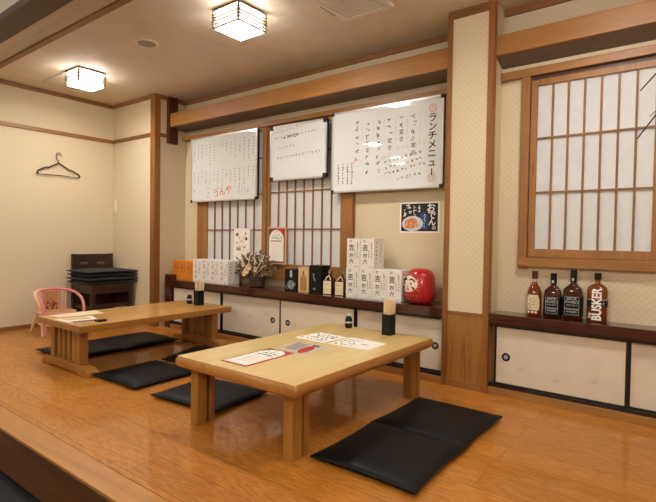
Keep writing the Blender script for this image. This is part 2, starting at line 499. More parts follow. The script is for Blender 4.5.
def cabinet(x0, x1, yback, seams, handles, label, post=False):
    yd = 3.045
    t = thing('low_cabinet', ((x0 + x1) / 2, yd, 0), label, 'cabinet', 'built-in low cabinets')
    MB().box(x0, x1, 3.01, yback, .44, .50).build('top_board', 'shelf', t, bevel=.003)
    MB().box(x0, x1, 3.008, 3.06, 0, .045).build('plinth', 'base', t, bevel=.002)
    MB().box(x0, x1, 3.02, 3.07, .045, .062).build('lower_track', 'rail_black', t)
    MB().box(x0, x1, 3.02, 3.07, .425, .44).build('upper_track', 'rail_black', t)
    MB().box(x0, x1, 3.075, yback, 0, .44).build('carcass', 'base', t)
    for i in range(len(seams) - 1):
        a, b = seams[i], seams[i + 1]
        y = yd + (.012 if i % 2 else 0)
        d = MB().box(a, b, y, y + .012, .062, .425).build('door', 'fusuma', t)
        f = MB()
        w = .012
        f.box(a, a + w, y - .003, y + .013, .062, .425); f.box(b - w, b, y - .003, y + .013, .062, .425)
        f.box(a + w, b - w, y - .003, y + .013, .062, .072); f.box(a + w, b - w, y - .003, y + .013, .417, .425)
        f.build('door_frame', 'rail_black', d)
        grass_art(a + .06, b - .06, .16 + .05 * (i % 2), y, d)
        for hx in handles:
            if a < hx < b: handle(hx, .236, y, d)
    return t
cl = cabinet(-4.335, XA, YB, [-4.33, -3.580, -2.826, -2.052, XA - .004], [-2.917, -2.733, -1.405],
             'long built-in cabinet with white sliding doors and dark red shelf top, under the whiteboards')
struct('trim_25', box(-4.43, -4.336, 3.01, YB, 0, .553), 'shelf', bevel=.003)
cabinet(XB_, XR, YR, [XB_ + .030, -.286, .45, 1.18, XR - .02], [-.929, .37, 1.1],
        'built-in cabinet with white sliding doors and dark red shelf top, under the four whisky bottles')

# ------------------------------------------------------------------ windows
def lattice_sash(root, x0, x1, z0, z1, y, nv, hz, stile=.036, rail_t=.036, rail_b=.05, bar=.011):
    f = MB()
    f.box(x0, x0 + stile, y, y + .026, z0, z1); f.box(x1 - stile, x1, y, y + .026, z0, z1)
    f.box(x0 + stile, x1 - stile, y, y + .026, z0, z0 + rail_b); f.box(x0 + stile, x1 - stile, y, y + .026, z1 - rail_t, z1)
    s = f.build('sash', 'frame_z', root, bevel=.002)
    k = MB(); a, b = x0 + stile, x1 - stile
    for i in range(1, nv): 
        cx = a + (b - a) * i / nv; k.box(cx - bar / 2, cx + bar / 2, y + .006, y + .018, z0 + rail_b, z1 - rail_t)
    for z in hz: k.box(a, b, y + .0065, y + .0175, z - bar / 2, z + bar / 2)
    k.build('lattice', 'lattice', s)
    box(a, b, y + .018, y + .021, z0 + rail_b, z1 - rail_t).build('paper_pane', 'shoji', s)

# right window
w = struct_root('window_1', (-.2, YR, .78))
for xa, xb in ((-.901, -.852), (.52, .57)): box(xa, xb, YR - .035, YR, .782, 1.965).build('frame_post', 'frame_z', w, bevel=.002)
MB().box(-.90, .56, YR - .045, YR, .795, .853).build('sill', 'frame_x', w, bevel=.003)
MB().box(-1.03, XR, YR - .04, YR, 1.965, 2.015).build('lintel', 'frame_x', w, bevel=.003)
lattice_sash(w, -.846, -.172, .855, 1.936, YR - .031, 7, [1.58, 1.25])
lattice_sash(w, -.205, .52, .855, 1.936, YR - .058 + .054, 7, [1.58, 1.25], )
box(-.852, .52, YR - .012, YR - .0035, 1.936, 1.965).build('gap_shade', 'dark_post', w)  # dark strip painted in for the shade between sash and lintel
hd = MB().box(-.829, -.823, YR - .0325, YR - .031, 1.36, 1.44).build('finger_pull', 'brown', w)
# left window, behind the whiteboards
w2 = struct_root('window_2', (-3.2, YB, .62))
for xa, xb in ((-4.262, -4.152), (-2.343, -2.262)): box(xa, xb, YB - .045, YB, .60, 1.985).build('frame_post', 'frame_z', w2, bevel=.002)
MB().box(-4.262, -2.262, YB - .045, YB, .56, .60).build('sill', 'frame_x', w2, bevel=.003)
MB().box(-4.51, -1.335, YB - .06, YB, 1.985, 2.03).build('lintel', 'frame_x', w2, bevel=.003)
lattice_sash(w2, -4.152, -3.247, .60, 1.985, YB - .045, 7, [1.02, 1.36, 1.70], stile=.05, rail_b=.11)
lattice_sash(w2, -3.26, -2.343, .60, 1.985, YB - .028, 8, [1.03, 1.37, 1.71], stile=.05, rail_b=.11)

# ------------------------------------------------------------------ ceiling lights
def lamp(x, y, zc, label):
    w, h = .118, .125
    t = thing('ceiling_light', (x, y, zc), label, 'ceiling light', 'square lattice ceiling lights')
    box(x - w + .012, x + w - .012, y - w + .012, y + w - .012, zc - h + .004, zc - .030).build('paper_side', 'lamp_side', t)
    box(x - w + .014, x + w - .014, y - w + .014, y + w - .014, zc - .0295, zc - .0185).build('fill_glow_band', 'lamp', t)  # glowing band added under the mount to throw light sideways
    box(x - w + .006, x + w - .006, y - w + .006, y + w - .006, zc - h, zc - h + .003).build('diffuser', 'lamp', t)
    f = MB()
    for sx in (-1, 1):
        for sy in (-1, 1): f.box(x + sx * w - .005, x + sx * w + .005, y + sy * w - .005, y + sy * w + .005, zc - h - .004, zc)
    for sx in (-1, 1):
        f.box(x + sx * w - .004, x + sx * w + .004, y - w, y + w, zc - h - .004, zc - h + .006)
        f.box(x - w, x + w, y + sx * w - .004, y + sx * w + .004, zc - h - .004, zc - h + .006)
        f.box(x + sx * w - .004, x + sx * w + .004, y - w, y + w, zc - .016, zc)
        f.box(x - w, x + w, y + sx * w - .004, y + sx * w + .004, zc - .016, zc)
    f.build('frame', 'slat', t)
    s = MB()
    for k in range(1, 5):
        z = zc - .014 - (h - .014) * k / 5
        for sx in (-1, 1):
            s.box(x + sx * (w + .0), x + sx * (w + .004), y - w - .014, y + w + .014, z - .0038, z + .0038)
            s.box(x - w - .014, x + w + .014, y + sx * (w + .0), y + sx * (w + .004), z - .0038, z + .0038)
    s.build('slats', 'slat', t)
    box(x - w - .006, x + w + .006, y - w - .006, y + w + .006, zc - .006, zc).build('mount', 'slat', t)
    return t
lamp(-4.472, 2.20, ZC, 'glowing square lattice lamp beside the ceiling hatch')
lamp(-2.430, 2.20, ZC, 'glowing square lattice lamp on the ceiling above the front table, between speaker and vent')
lamp(-.390, 2.20, ZC, 'square lattice lamp on the ceiling above the whisky shelf')
lamp(-4.0, .15, ZC2, 'square lattice lamp on the entry ceiling, left side')
def fill_lantern(x, y, z, label):  # unseen lanterns, added to lift the upper walls and ceiling
    r = .15
    t = thing('added_fill_lantern', (x, y, ZC2), label, 'added fill lamp', 'unseen round lanterns added as fill light')
    MB().lathe([(r * math.sin(a), z - r * math.cos(a)) for a in [.25 + (PI - .5) * k / 18 for k in range(19)]], (x, y, 0), 32).build('fill_globe', 'fill_lantern', t, smooth=True)
    MB().tube([(x, y, z + r * .95), (x, y, ZC2)], .004, 6).build('cord', 'black', t)
    MB().lathe([(.05, ZC2 - .025), (.055, ZC2)], (x, y, 0), 20).build('ceiling_rose', 'slat', t)
fill_lantern(-1.3, -.45, 1.85, 'unseen paper lantern added as fill light in the entry, left of the pair')
fill_lantern(.95, -.3, 1.85, 'unseen paper lantern added as fill light in the entry, right of the pair')
lamp(-4.6, -1.75, ZC2, 'square lattice lamp at the back of the entry ceiling')

# ceiling hatch, speaker, vent
t = thing('ceiling_hatch', (-4.85, 2.33, ZC), 'flush square access hatch with thin metal rim, beside a ceiling lamp', 'hatch')
m = MB()
for a in (-5.10, -4.61): m.box(a, a + .012, 2.08, 2.572, ZC - .004, ZC)
for b in (2.08, 2.56): m.box(-5.088, -4.61, b, b + .012, ZC - .004, ZC)
m.build('rim', 'alu', t)
box(-5.088, -4.61, 2.092, 2.56, ZC - .002, ZC).build('hatch_panel', 'ceiling', t)
t = thing('ceiling_speaker', (-3.41, 2.146, ZC), 'round flush ceiling speaker with grey mesh and pale rim', 'speaker')
MB().lathe([(.068, ZC - .006), (.088, ZC - .006), (.09, ZC)], (-3.41, 2.146, 0), 32).build('rim', 'offwhite', t)
MB().lathe([(.062, ZC - .009), (.068, ZC - .006)], (-3.41, 2.146, 0), 32).build('grille', 'speaker', t)
t = thing('ceiling_vent', (-1.755, 2.51, ZC), 'square ventilation grille in the ceiling near the column', 'vent')
vx0, vx1, vy0, vy1 = -1.945, -1.565, 2.32, 2.70
m = MB()
m.box(vx0, vx0 + .035, vy0, vy1, ZC - .02, ZC); m.box(vx1 - .035, vx1, vy0, vy1, ZC - .02, ZC)
m.box(vx0 + .035, vx1 - .035, vy0, vy0 + .035, ZC - .02, ZC); m.box(vx0 + .035, vx1 - .035, vy1 - .035, vy1, ZC - .02, ZC)
m.build('frame', 'offwhite', t, bevel=.003)
m = MB()
for k in range(15):
    a = vx0 + .035 + (vx1 - vx0 - .07) * k / 15; m.box(a, a + .010, vy0 + .035, vy1 - .035, ZC - .016, ZC - .008)
for k in range(15):
    b = vy0 + .035 + (vy1 - vy0 - .07) * k / 15; m.box(vx0 + .035, vx1 - .035, b, b + .010, ZC - .015, ZC - .009)
m.build('grille', 'offwhite', t)
box(vx0 + .03, vx1 - .03, vy0 + .03, vy1 - .03, ZC - .006, ZC).build('backing', 'vent_mesh', t)
box(vx0 + .006, vx0 + .012, vy0 + .1, vy1 - .12, ZC - .0205, ZC - .0195).build('latch_slot', 'black', t)

# light switch, hanger
t = thing('light_switch', (-5.30, 2.955, 1.28), 'slim ivory wall switch in the corner above the dark chair', 'switch')
box(-5.335, -5.275, 2.948, 2.955, 1.215, 1.345).build('plate', 'plastic_ivory', t, bevel=.002)
box(-5.318, -5.292, 2.944, 2.948, 1.25, 1.31).build('rocker', 'offwhite', t, bevel=.001)
t = tag(MB().tube([(XL, 2.345, 1.775), (XL + .03, 2.345, 1.775), (XL + .038, 2.345, 1.785)], .003, 6).build('wall_hook', 'alu', origin=(XL, 2.345, 1.775)),
        'tiny metal hook on the wall that carries the clothes hanger', 'hook')
hx = XL + .022
t = thing('clothes_hanger', (hx, 2.35, 1.55), 'black plastic clothes hanger hanging on the cream wall', 'hanger')
m = MB()
arm = [(hx, 2.15, 1.560), (hx, 2.14, 1.575), (hx, 2.148, 1.592), (hx, 2.20, 1.625), (hx, 2.235, 1.640), (hx, 2.245, 1.630), (hx, 2.255, 1.640), (hx, 2.35, 1.692),
       (hx, 2.455, 1.635), (hx, 2.465, 1.625), (hx, 2.475, 1.633), (hx, 2.50, 1.622), (hx, 2.555, 1.592), (hx, 2.568, 1.577), (hx, 2.555, 1.562)]
m.tube(arm, .0075, 8).tube([(hx, 2.15, 1.560), (hx, 2.35, 1.565), (hx, 2.555, 1.562)], .0045, 8)
m.build('shoulder', 'wire', t, smooth=True)
hook = [(hx, 2.35, 1.69), (hx, 2.345, 1.72), (hx, 2.325, 1.745), (hx, 2.325, 1.775)]
hook += [(hx, 2.350 + .025 * math.cos(a), 1.778 + .022 * math.sin(a)) for a in [PI - k * PI / 7 for k in range(1, 9)]]
MB().tube(hook, .0035, 8).build('hook', 'wire', t, smooth=True)

# ------------------------------------------------------------------ whiteboards
def whiteboard(x0, x1, z0, z1, label, tilt=0, corner=True):
    k = 3.238 / 3.27
    x0, x1, z0, z1 = x0 * k, x1 * k, .95 + (z0 - .95) * k, .95 + (z1 - .95) * k
    cx, cz = (x0 + x1) / 2, (z0 + z1) / 2; w, h = (x1 - x0) / 2, (z1 - z0) / 2
    y = 3.238
    t = thing('whiteboard', (cx, y, cz), label, 'whiteboard', 'whiteboards hung across the window')
    fr = Fr((cx, y, cz), (1, 0, 0), (0, 0, 1))
    MB().fbox(fr, -w + .01, w - .002, -h + .004, h - .004, -.030, -.004).build('backing', 'black', t)
    MB().fbox(fr, -w + .01, w - .01, -h + .01, h - .01, -.004, 0).build('panel', 'white', t)
    f = MB()
    f.fbox(fr, -w, -w + .016, -h, h, -.008, .005); f.fbox(fr, w - .016, w, -h, h, -.008, .005)
    f.fbox(fr, -w + .016, w - .016, -h, -h + .016, -.008, .005); f.fbox(fr, -w + .016, w - .016, h - .016, h, -.008, .005)
    f.build('frame', 'alu', t, bevel=.002)
    for sa in (-1, 1):
        for sb in (-1, 1):
            if corner == 'bottom' and sb > 0: continue
            cs = .020 if h < .3 else .014
            a, b = sa * (w - cs + .003), sb * (h - cs + .003)
            MB().fbox(fr, a - cs, a + cs, b - cs, b + cs, -.010, .007).build('corner_cap', 'black', t, bevel=.003)
    return t, fr, w, h
# left menu board
t, fr, w, h = whiteboard(-4.348, -3.352, 1.312, 1.985, 'whiteboard covered in columns of menu writing with orange script at the bottom', corner='bottom')
m = MB(); a = -w + .05
for row, (b0, n) in enumerate(((h - .07, 8), (h - .345, 7))):
    for c in range(15):
        nn = n - random.randint(0, 4)
        if row == 0 and c in (6, 7): nn = 2
        scrawl(m, fr, -w + .055 + c * .063, b0 - random.uniform(0, .03), .015, nn, 0, -.028, .0035)
scrawl(m, fr, -w + .28, -h + .135, .02, 3, 0, -.04, .006)
for sgn in range(4): scrawl(m, fr, w - .24 + sgn * .04, -h + .12, .016, 3, 0, -.022, .0025)
m.build('menu_writing', 'ink_soft', t)
m = MB()
for c in range(26): scrawl(m, fr, -w + .08 + c * .034, .035, .010, 1, w=.002)
for c in range(24): scrawl(m, fr, -w + .14 + c * .034, -h + .21, .010, 1, w=.002)
m.build('price_writing', 'ink_pale', t)
m = MB(); text(m, fr, 'うんや', .095, -w + .50, -h + .092, .008, rot=.14)
m.build('shop_lettering', 'ink_orange', t)
m = MB(); scrawl(m, fr, -w + .06, -h + .12, .04, 1, w=.006); m.build('orange_mark', 'ink_orange', t)
# middle board
t, fr, w, h = whiteboard(-3.178, -2.522, 1.468, 1.968, 'smallest whiteboard, hung between the two others with only a few faint lines')
m = MB()
for b, a0, n in ((.135, -w + .06, 14), (.045, -w + .10, 6), (-.045, -w + .10, 14)):
    scrawl(m, fr, a0, b, .020, n, .036, .002, .003, gap=.1)
scrawl(m, fr, -w + .18, .137, .028, 5, .036, .002, .006)
m.build('note_writing', 'ink_soft', t)
m = MB(); scrawl(m, fr, -w + .09, .19, .026, 9, .036, .003, .004); m.build('heading_writing', 'ink_pale', t)
# lunch menu board
t, fr, w, h = whiteboard(-2.466, -1.472, 1.328, 1.990, 'largest whiteboard, headed by vertical black lettering between two orange circles, beside the column')
m = MB(); vtext(m, fr, 'ランチメニュ', .068, w - .085, h - .155, .064, bold=.016)
m.fbox(fr, w - .089, w - .081, h - .565, h - .515, .0002, .001)
m.build('heading_lettering', 'ink', t)
m = MB()
for b in (h - .085, -h + .075):
    ring(m, fr, w - .085, b, .030, .004); ring(m, fr, w - .085, b, .018, .003)
    scrawl(m, fr, w - .085, b, .015, 1, w=.003)
m.build('heading_mark', 'ink_orange', t)
m = MB()
for a, n, k in ((w - .235, 4, 2), (w - .335, 2, 2), (w - .435, 3, 2), (w - .535, 8, 0), (w - .635, 3, 2)):
    for q in range(n): scrawl(m, fr, a, h - .12 - q * .054, .034, 1, w=.0055)
    if k: vtext(m, fr, '定食', .040, a, h - .12 - n * .054, .054, bold=.01)
for q in range(6): scrawl(m, fr, w - .735, h - .10 - q * .058, .030, 1, w=.005)
for r, (a0, n) in enumerate(((w - .47, 9), (w - .46, 9), (w - .47, 10), (w - .36, 6))):
    scrawl(m, fr, a0, -.10 - r * .045 - .01, .020, n, .036, .006, .004)
for c in range(4): scrawl(m, fr, -w + .07 + c * .045, -.10, .015, 8, 0, -.022, .004)
scrawl(m, fr, w - .635, -.06, .03, 3, 0, -.055, .005)
m.build('menu_writing', 'ink', t)
m = MB()
for a, n in ((w - .185, 9), (w - .285, 8), (w - .385, 8), (w - .485, 8), (w - .585, 7), (w - .685, 7)):
    scrawl(m, fr, a, h - .12, .012, n, 0, -.022, .002)
scrawl(m, fr, w - .36, -.02, .030, 3, .035, .008, .003); scrawl(m, fr, w - .22, .0, .030, 3, .035, .005, .003)
scrawl(m, fr, w - .50, -.08, .026, 3, .03, .008, .003); scrawl(m, fr, w - .78, -.09, .026, 4, .03, .004, .003)
m.build('price_writing', 'ink_pale', t)

# ------------------------------------------------------------------ posters and flyers
def arch_flyer(fr, w, h, parent, mats=('red', 'brown')):
    """red and brown sheet with a white arch, width w, height h, origin at its lower left"""
    MB().fbox(fr, 0, w, 0, h, .0, .0016).build('sheet', 'red', parent)
    MB().prism(fr, [(0.0, h * .25), (w * .18, h * .25), (w * .5, h), (0, h)], .0016, .0022).build('corner_print', 'brown', parent)
    r = w * .44; cx = w * .5; cb = h * .96 - r
    poly = [(cx - r, .012), (cx + r, .012)] + [(cx + r * math.cos(a), cb + r * math.sin(a)) for a in [k * PI / 14 for k in range(15)]]
    MB().prism(fr, poly, .0022, .003).build('arch_print', 'paper', parent)
    f2 = Fr(fr(0, 0, .003), fr.u, fr.v)
    g = MB(); scrawl(g, f2, cx - r * .5, h * .72, w * .10, 5, w * .13, 0, .006); scrawl(g, f2, cx - r * .35, h * .80, w * .07, 4, w * .12, 0, .004)
    g.build('heading_print', 'ink_green', parent)
    g = MB(); g.fbox(f2, cx - r * .72, cx + r * .72, h * .62, h * .645, 0, .0006); g.build('bar_print', 'ink', parent)
    g = MB(); ring(g, f2, cx, h * .89, w * .05, .003)
    for q in range(6): scrawl(g, f2, cx - r * .55, h * .55 - q * h * .07, w * .05, 9, w * .08, 0, .002)
    g.build('small_print', 'ink_pale', parent)

t = thing('flyer', (-3.56, 3.282, .71), 'white flyer with small coloured pictures, taped on the lattice window behind the dried flowers', 'flyer')
fr = Fr((-3.675, 3.284, .70), (1, 0, 0), (0, 0, 1))
MB().fbox(fr, 0, .225, 0, .335, 0, .0016).build('sheet', 'paper', t)
f2 = Fr(fr(0, 0, .0016), fr.u, fr.v)
m = MB(); disc(m, f2, .045, .275, .017); disc(m, f2, .175, .235, .016); m.fbox(f2, .04, .05, .18, .205, .0001, .0006); scrawl(m, f2, .06, .165, .015, 7, .018, 0, .002)
m.fbox(f2, .125, .165, .145, .152, .0001, .0006); m.build('dark_print', 'ink_soft', t)
m = MB(); disc(m, f2, .165, .285, .013); m.fbox(f2, .035, .095, .118, .150, .0001, .0006)
for q in range(5): scrawl(m, f2, .115, .125 - q * .02, .010, 6, .015, 0, .0015)
m.build('grey_print', 'paper_grey', t)
m = MB()
for k in range(10): disc(m, f2, .11 + .04 * math.cos(k * 2.4), .225 + .03 * math.sin(k * 1.7), .008)
m.build('picture_print', 'ink_pale', t)
t = thing('flyer', (-3.085, 3.27, .72), 'red-cornered flyer with white arch and green heading, stood against the lattice window', 'flyer')
fr = Fr((-3.192, 3.272, .722), (1, 0, 0), (0, 0, 1))
MB().fbox(fr, -.012, .222, -.014, .326, -.008, -.001).build('stand_board', 'carton_tan', t)
arch_flyer(fr, .205, .312, t)

t = thing('food_poster', (-1.68, YB - .002, 1.12), 'black poster with white lettering and bowl picture on the wallpaper beside the column', 'poster')
fr = Fr((-1.842, YB - .002, 1.002), (1, 0, 0), (0, 0, 1)); pw, ph = .328, .232
MB().fbox(fr, 0, pw, 0, ph, 0, .0012).build('sheet', 'paper', t)
f2 = Fr(fr(0, 0, .0012), fr.u, fr.v)
MB().fbox(f2, .012, pw - .014, .012, ph - .012, 0, .0004).build('dark_print', 'ink', t)
f3 = Fr(fr(0, 0, .0018), fr.u, fr.v)
MB().prism(f3, [(.185, .03), (.235, .02), (.24, .12), (.20, .16), (.165, .13)], 0, .0002).build('blue_print', 'navy', t)
m = MB(); disc(m, f3, .108, .070, .088, .058, .0002, .0005); m.build('bowl_print', 'bowl', t)
m = MB()
for k, (a, b, r) in enumerate(((.075, .08, .030), (.115, .085, .032), (.10, .055, .030), (.07, .05, .026), (.135, .06, .022), (.095, .098, .022))):
    disc(m, f3, a, b, r, r * .75, .0005, .0008 + .00005 * k)
m.build('dish_print', 'food', t)
m = MB(); text(m, f3, 'お', .072, .258, .182, .02); text(m, f3, 'で', .066, .266, .128, .02); text(m, f3, 'ん', .062, .268, .078, .02); text(m, f3, 'の', .034, .284, .036, .015)
m.build('lettering', 'paper', t)
m = MB(); scrawl(m, f3, .035, .165, .03, 2, 0, -.035, .006); scrawl(m, f3, .078, .195, .034, 2, 0, -.035, .008)
scrawl(m, f3, .125, .19, .026, 3, 0, -.03, .005); scrawl(m, f3, .165, .195, .024, 2, 0, -.03, .005); scrawl(m, f3, .208, .135, .012, 7, 0, -.016, .003)
m.build('small_lettering', 'paper', t)

# ------------------------------------------------------------------ cartons and bottles on the left shelf
ZS = .5006
def shochu_box(x, y, z, w, d, h, mat, ink, label, group, char='吉四六', proto=None):
    if proto is not None:
        c = copy_tree(proto); c.location = (x, y, z); return tag(c, label, None, group)
    t = thing('boxed_bottle', (x, y, z), label, 'boxed drink', group)
    box(x - w / 2, x + w / 2, y - d / 2, y + d / 2, z, z + h).build('carton', mat, t, bevel=.0015)
    fr = Fr((x - w / 2, y - d / 2, z), (1, 0, 0), (0, 0, 1))
    m = MB()
    for i, ch in enumerate(char):
        text(m, fr, ch, (.052, .034, .040)[i % 3], w * .36, h * (.68, .42, .22)[i % 3], .016)
    ring(m, fr, w * .30, h * .91, .009, .003)
    scrawl(m, fr, w * .82, h * .86, .010, 10, 0, -h * .055, .003); scrawl(m, fr, w * .64, h * .62, .009, 5, 0, -h * .07, .003)
    scrawl(m, fr, w * .62, h * .06, .008, 3, .012, 0, .002)
    m.build('front_lettering', ink, t)
    fs = Fr((x + w / 2, y - d / 2, z), (0, 1, 0), (0, 0, 1))
    m = MB(); scrawl(m, fs, d * .25, h * .86, .014, 6, 0, -h * .13, .004); scrawl(m, fs, d * .70, h * .86, .010, 11, 0, -h * .065, .003)
    m.build('side_lettering', 'ink_soft', t)
    return t
g = 'white boxed bottles stacked by the red doll'
lw, ld, lh = .119, .145, .226
pos_names = ['lower white box touching the small cream-labelled bottle', 'second lower white box counted from the small bottles',
             'third lower white box counted from the small bottles', 'lower white box touching the red doll']
p0 = None
for i in range(4):
    o = shochu_box(-2.110 + i * .1215, 3.155, ZS, lw, ld, lh, 'carton', 'ink', pos_names[i], g, proto=p0)
    p0 = p0 or o
for i, nm in enumerate(['upper white box of the stack, farther from the red doll', 'upper white box of the stack, nearer the red doll']):
    shochu_box(-2.105 + i * .125, 3.155, ZS + lh, lw, ld, lh, 'carton', 'ink', nm, g, proto=p0)
g = 'white boxed bottles beside the dried flowers'
p0 = None
for i, nm in enumerate(['white box touching the orange boxes', 'second white box counted from the orange boxes',
                        'third white box counted from the orange boxes', 'white box touching the dried flowers']):
    o = shochu_box(-3.992 + i * .1315, 3.155, ZS, .129, .15, .222, 'carton', 'ink', nm, g, char='くろい', proto=p0)
    p0 = p0 or o
g = 'orange boxed bottles at the far end of the shelf'
p0 = None
for i, nm in enumerate(['orange box touching the dark post at the shelf end', 'orange box between two other orange boxes', 'orange box touching the white boxes']):
    o = shochu_box(-4.345 + i * .1135, 3.155, ZS, .1115, .14, .196, 'carton_orange', 'brown', nm, g, char='ふく', proto=p0)
    p0 = p0 or o

# three gift cartons
t = thing('boxed_bottle', (-2.753, 3.15, ZS), 'black gift carton with a silver bottle picture, nearest the dried flowers', 'boxed drink')
box(-2.823, -2.683, 3.10, 3.20, ZS, ZS + .185).build('carton', 'carton_black', t, bevel=.0015)
fr = Fr((-2.823, 3.10, ZS), (1, 0, 0), (0, 0, 1)); m = MB()
m.prism(fr, [(.058, .175), (.056, .125), (.064, .115), (.076, .115), (.084, .125), (.080, .175)], .0002, .0007)
for k in range(5): ring(m, fr, .07, .052, .038 - k * .007, .003)
scrawl(m, fr, .03, .03, .03, 4, .028, .006, .004); m.build('bottle_print', 'grey_print', t)
t = thing('boxed_bottle', (-2.614, 3.15, ZS), 'tan gift carton with bottle picture between the two black cartons', 'boxed drink')
box(-2.672, -2.558, 3.10, 3.20, ZS, ZS + .205).build('carton', 'carton_tan', t, bevel=.0015)
fr = Fr((-2.672, 3.10, ZS), (1, 0, 0), (0, 0, 1)); m = MB()
m.prism(fr, [(.022, .012), (.092, .012), (.092, .11), (.080, .132), (.066, .145), (.066, .18), (.048, .18), (.048, .145), (.034, .132), (.022, .11)], .0002, .0007)
m.build('bottle_print', 'tan_print', t)
m = MB(); m.fbox(fr, .050, .064, .15, .165, .0007, .0011); scrawl(m, fr, .035, .05, .012, 4, .014, 0, .002); m.build('neck_print', 'brown', t)
t = thing('boxed_bottle', (-2.492, 3.15, ZS), 'taller black gift carton with small silver script, beside the two small bottles', 'boxed drink')
box(-2.553, -2.428, 3.10, 3.22, ZS, ZS + .227).build('carton', 'carton_black', t, bevel=.0015)
fr = Fr((-2.553, 3.10, ZS), (1, 0, 0), (0, 0, 1)); m = MB()
scrawl(m, fr, .05, .155, .018, 4, .002, -.016, .004); scrawl(m, fr, .05, .035, .016, 2, .012, 0, .003); m.build('lettering', 'grey_print', t)

# two small clear bottles with cream labels
def small_bottle(x, label, h, proto=None):
    if proto is not None:
        c = copy_tree(proto); c.location = (x, 3.15, ZS); return tag(c, label)
    t = thing('small_bottle', (x, 3.15, ZS), label, 'bottle', 'small bottles with cream labels')
    def sq(r, z, e=4, n=24):
        out = []
        for k in range(n):
            a = 2 * PI * k / n; c, s_ = math.cos(a), math.sin(a)
            q = (abs(c) ** e + abs(s_) ** e) ** (-1 / e)
            out.append(Vector((x + r * q * c, 3.15 + r * q * s_, ZS + z)))
        return out
    MB().loft([sq(.038, 0), sq(.041, .004), sq(.041, .108), sq(.036, .122, 3), sq(.016, .135, 2), sq(.013, .142, 2), sq(.013, .16, 2)]).build('glass', 'amber_dk', t, smooth=True)
    fr = Fr((x, 3.15 - .0412, ZS), (1, 0, 0), (0, 0, 1))
    l = MB().fbox(fr, -.039, .039, .004, .108, 0, .0014).build('paper_label', 'cream', t)
    f2 = Fr(fr(0, 0, .0014), fr.u, fr.v); m = MB(); scrawl(m, f2, -.018, .08, .012, 3, .016, 0, .002); scrawl(m, f2, -.02, .035, .006, 5, .01, 0, .0012)
    m.build('lettering', 'ink_soft', l)
    MB().lathe([(.016, ZS + .158), (.021, ZS + .162), (.021, ZS + .168), (.012, ZS + .175), (.019, ZS + .182), (.019, ZS + .190), (.008, ZS + .197)], (x, 3.15, 0), 16).build('stopper', 'clear', t, smooth=True)
    r = MB()
    for a in (-.5, .6): r.tube([(x, 3.15 - .016, ZS + .15), (x + a * .03, 3.15 - .03, ZS + .135), (x + a * .05, 3.15 - .036, ZS + .115)], .003, 6)
    r.build('ribbon', 'petal_white', t)
    return t
sb = small_bottle(-2.372, 'small cream-labelled bottle touching the black carton', 0)
small_bottle(-2.252, 'small cream-labelled bottle touching the white boxes', 0, proto=sb)

# daruma doll
def daruma():
    cx, cy = -1.577, 3.165
    t = thing('daruma_doll', (cx, cy, ZS), 'round red papier-mache doll with white face, at the end of the shelf by the column', 'doll')
    prof = [(.062, 0), (.088, .010), (.106, .040), (.111, .080), (.110, .125), (.104, .170), (.094, .205), (.078, .230), (.052, .243), (.016, .246)]
    MB().lathe([(r, ZS + z) for r, z in prof], (cx, cy, 0), 40).build('body', 'daruma', t, smooth=True)
    d = Vector((-.42, -.91, 0)).normalized(); s = Vector((0, 0, 1)).cross(d).normalized()  # s: to the doll's side
    def on(a, z, e):       # a angle from facing, height z, offset e
        for (r0, z0), (r1, z1) in zip(prof, prof[1:]):
            if z0 <= z <= z1: r = r0 + (r1 - r0) * (z - z0) / (z1 - z0); break
        else: r = prof[-1][0]
        v = d * math.cos(a) + s * math.sin(a)
        return Vector((cx, cy, ZS + z)) + v * (r + e)
    def patch(ca, cz, ra, rz, e, name, mat, parent, n=10, m=28):
        vs = [on(ca, cz, e)]; fs = []
        for j in range(1, n + 1):
            for k in range(m):
                q = 2 * PI * k / m
                vs.append(on(ca + ra * j / n * math.cos(q), cz + rz * j / n * math.sin(q), e if j < n else -.002))
        for k in range(m): fs.append((0, 1 + k, 1 + (k + 1) % m))
        for j in range(n - 1):
            for k in range(m):
                a, b = 1 + j * m + k, 1 + j * m + (k + 1) % m
                fs.append((a, a + m, b + m, b))
        return MB().add(vs, fs).build(name, mat, parent, smooth=True)
    f = patch(0, .137, .74, .060, .003, 'face', 'skin', t)
    for sg in (-1, 1):
        patch(sg * .30, .143, .15, .017, .0045, 'eye', 'petal_white', f)
        patch(sg * .27, .142, .065, .009, .006, 'pupil', 'ink', f)
        b = MB(); b.tube([on(sg * .10, .166, .005), on(sg * .28, .176, .006), on(sg * .46, .168, .005), on(sg * .52, .152, .005)], [.003, .006, .006, .003], 8); b.build('eyebrow', 'ink', f)
        b = MB(); b.tube([on(sg * .34, .120, .005), on(sg * .47, .112, .006), on(sg * .52, .100, .005)], [.003, .006, .003], 8); b.build('beard', 'ink', f)
    MB().tube([on(-.03, .140, .006), on(0, .122, .013), on(.03, .118, .006)], .005, 8).build('nose', 'skin', f)
    MB().tube([on(-.16, .103, .004), on(0, .100, .005), on(.16, .103, .004)], .0025, 8).build('mouth', 'red', f)
    m = MB()
    for k in range(9):
        a = -1.0 + k * .25; m.tube([on(a * .85, .066, .001), on(a, .030, .001)], .0016, 5)
    for sg in (-1, 1):
        for k in range(4): m.tube([on(sg * .68, .10 + k * .02, .001), on(sg * (.86 + .03 * k), .095 + k * .028, .001)], .0016, 5)
    m.build('pleat_line', 'ink_pale', t)
daruma()

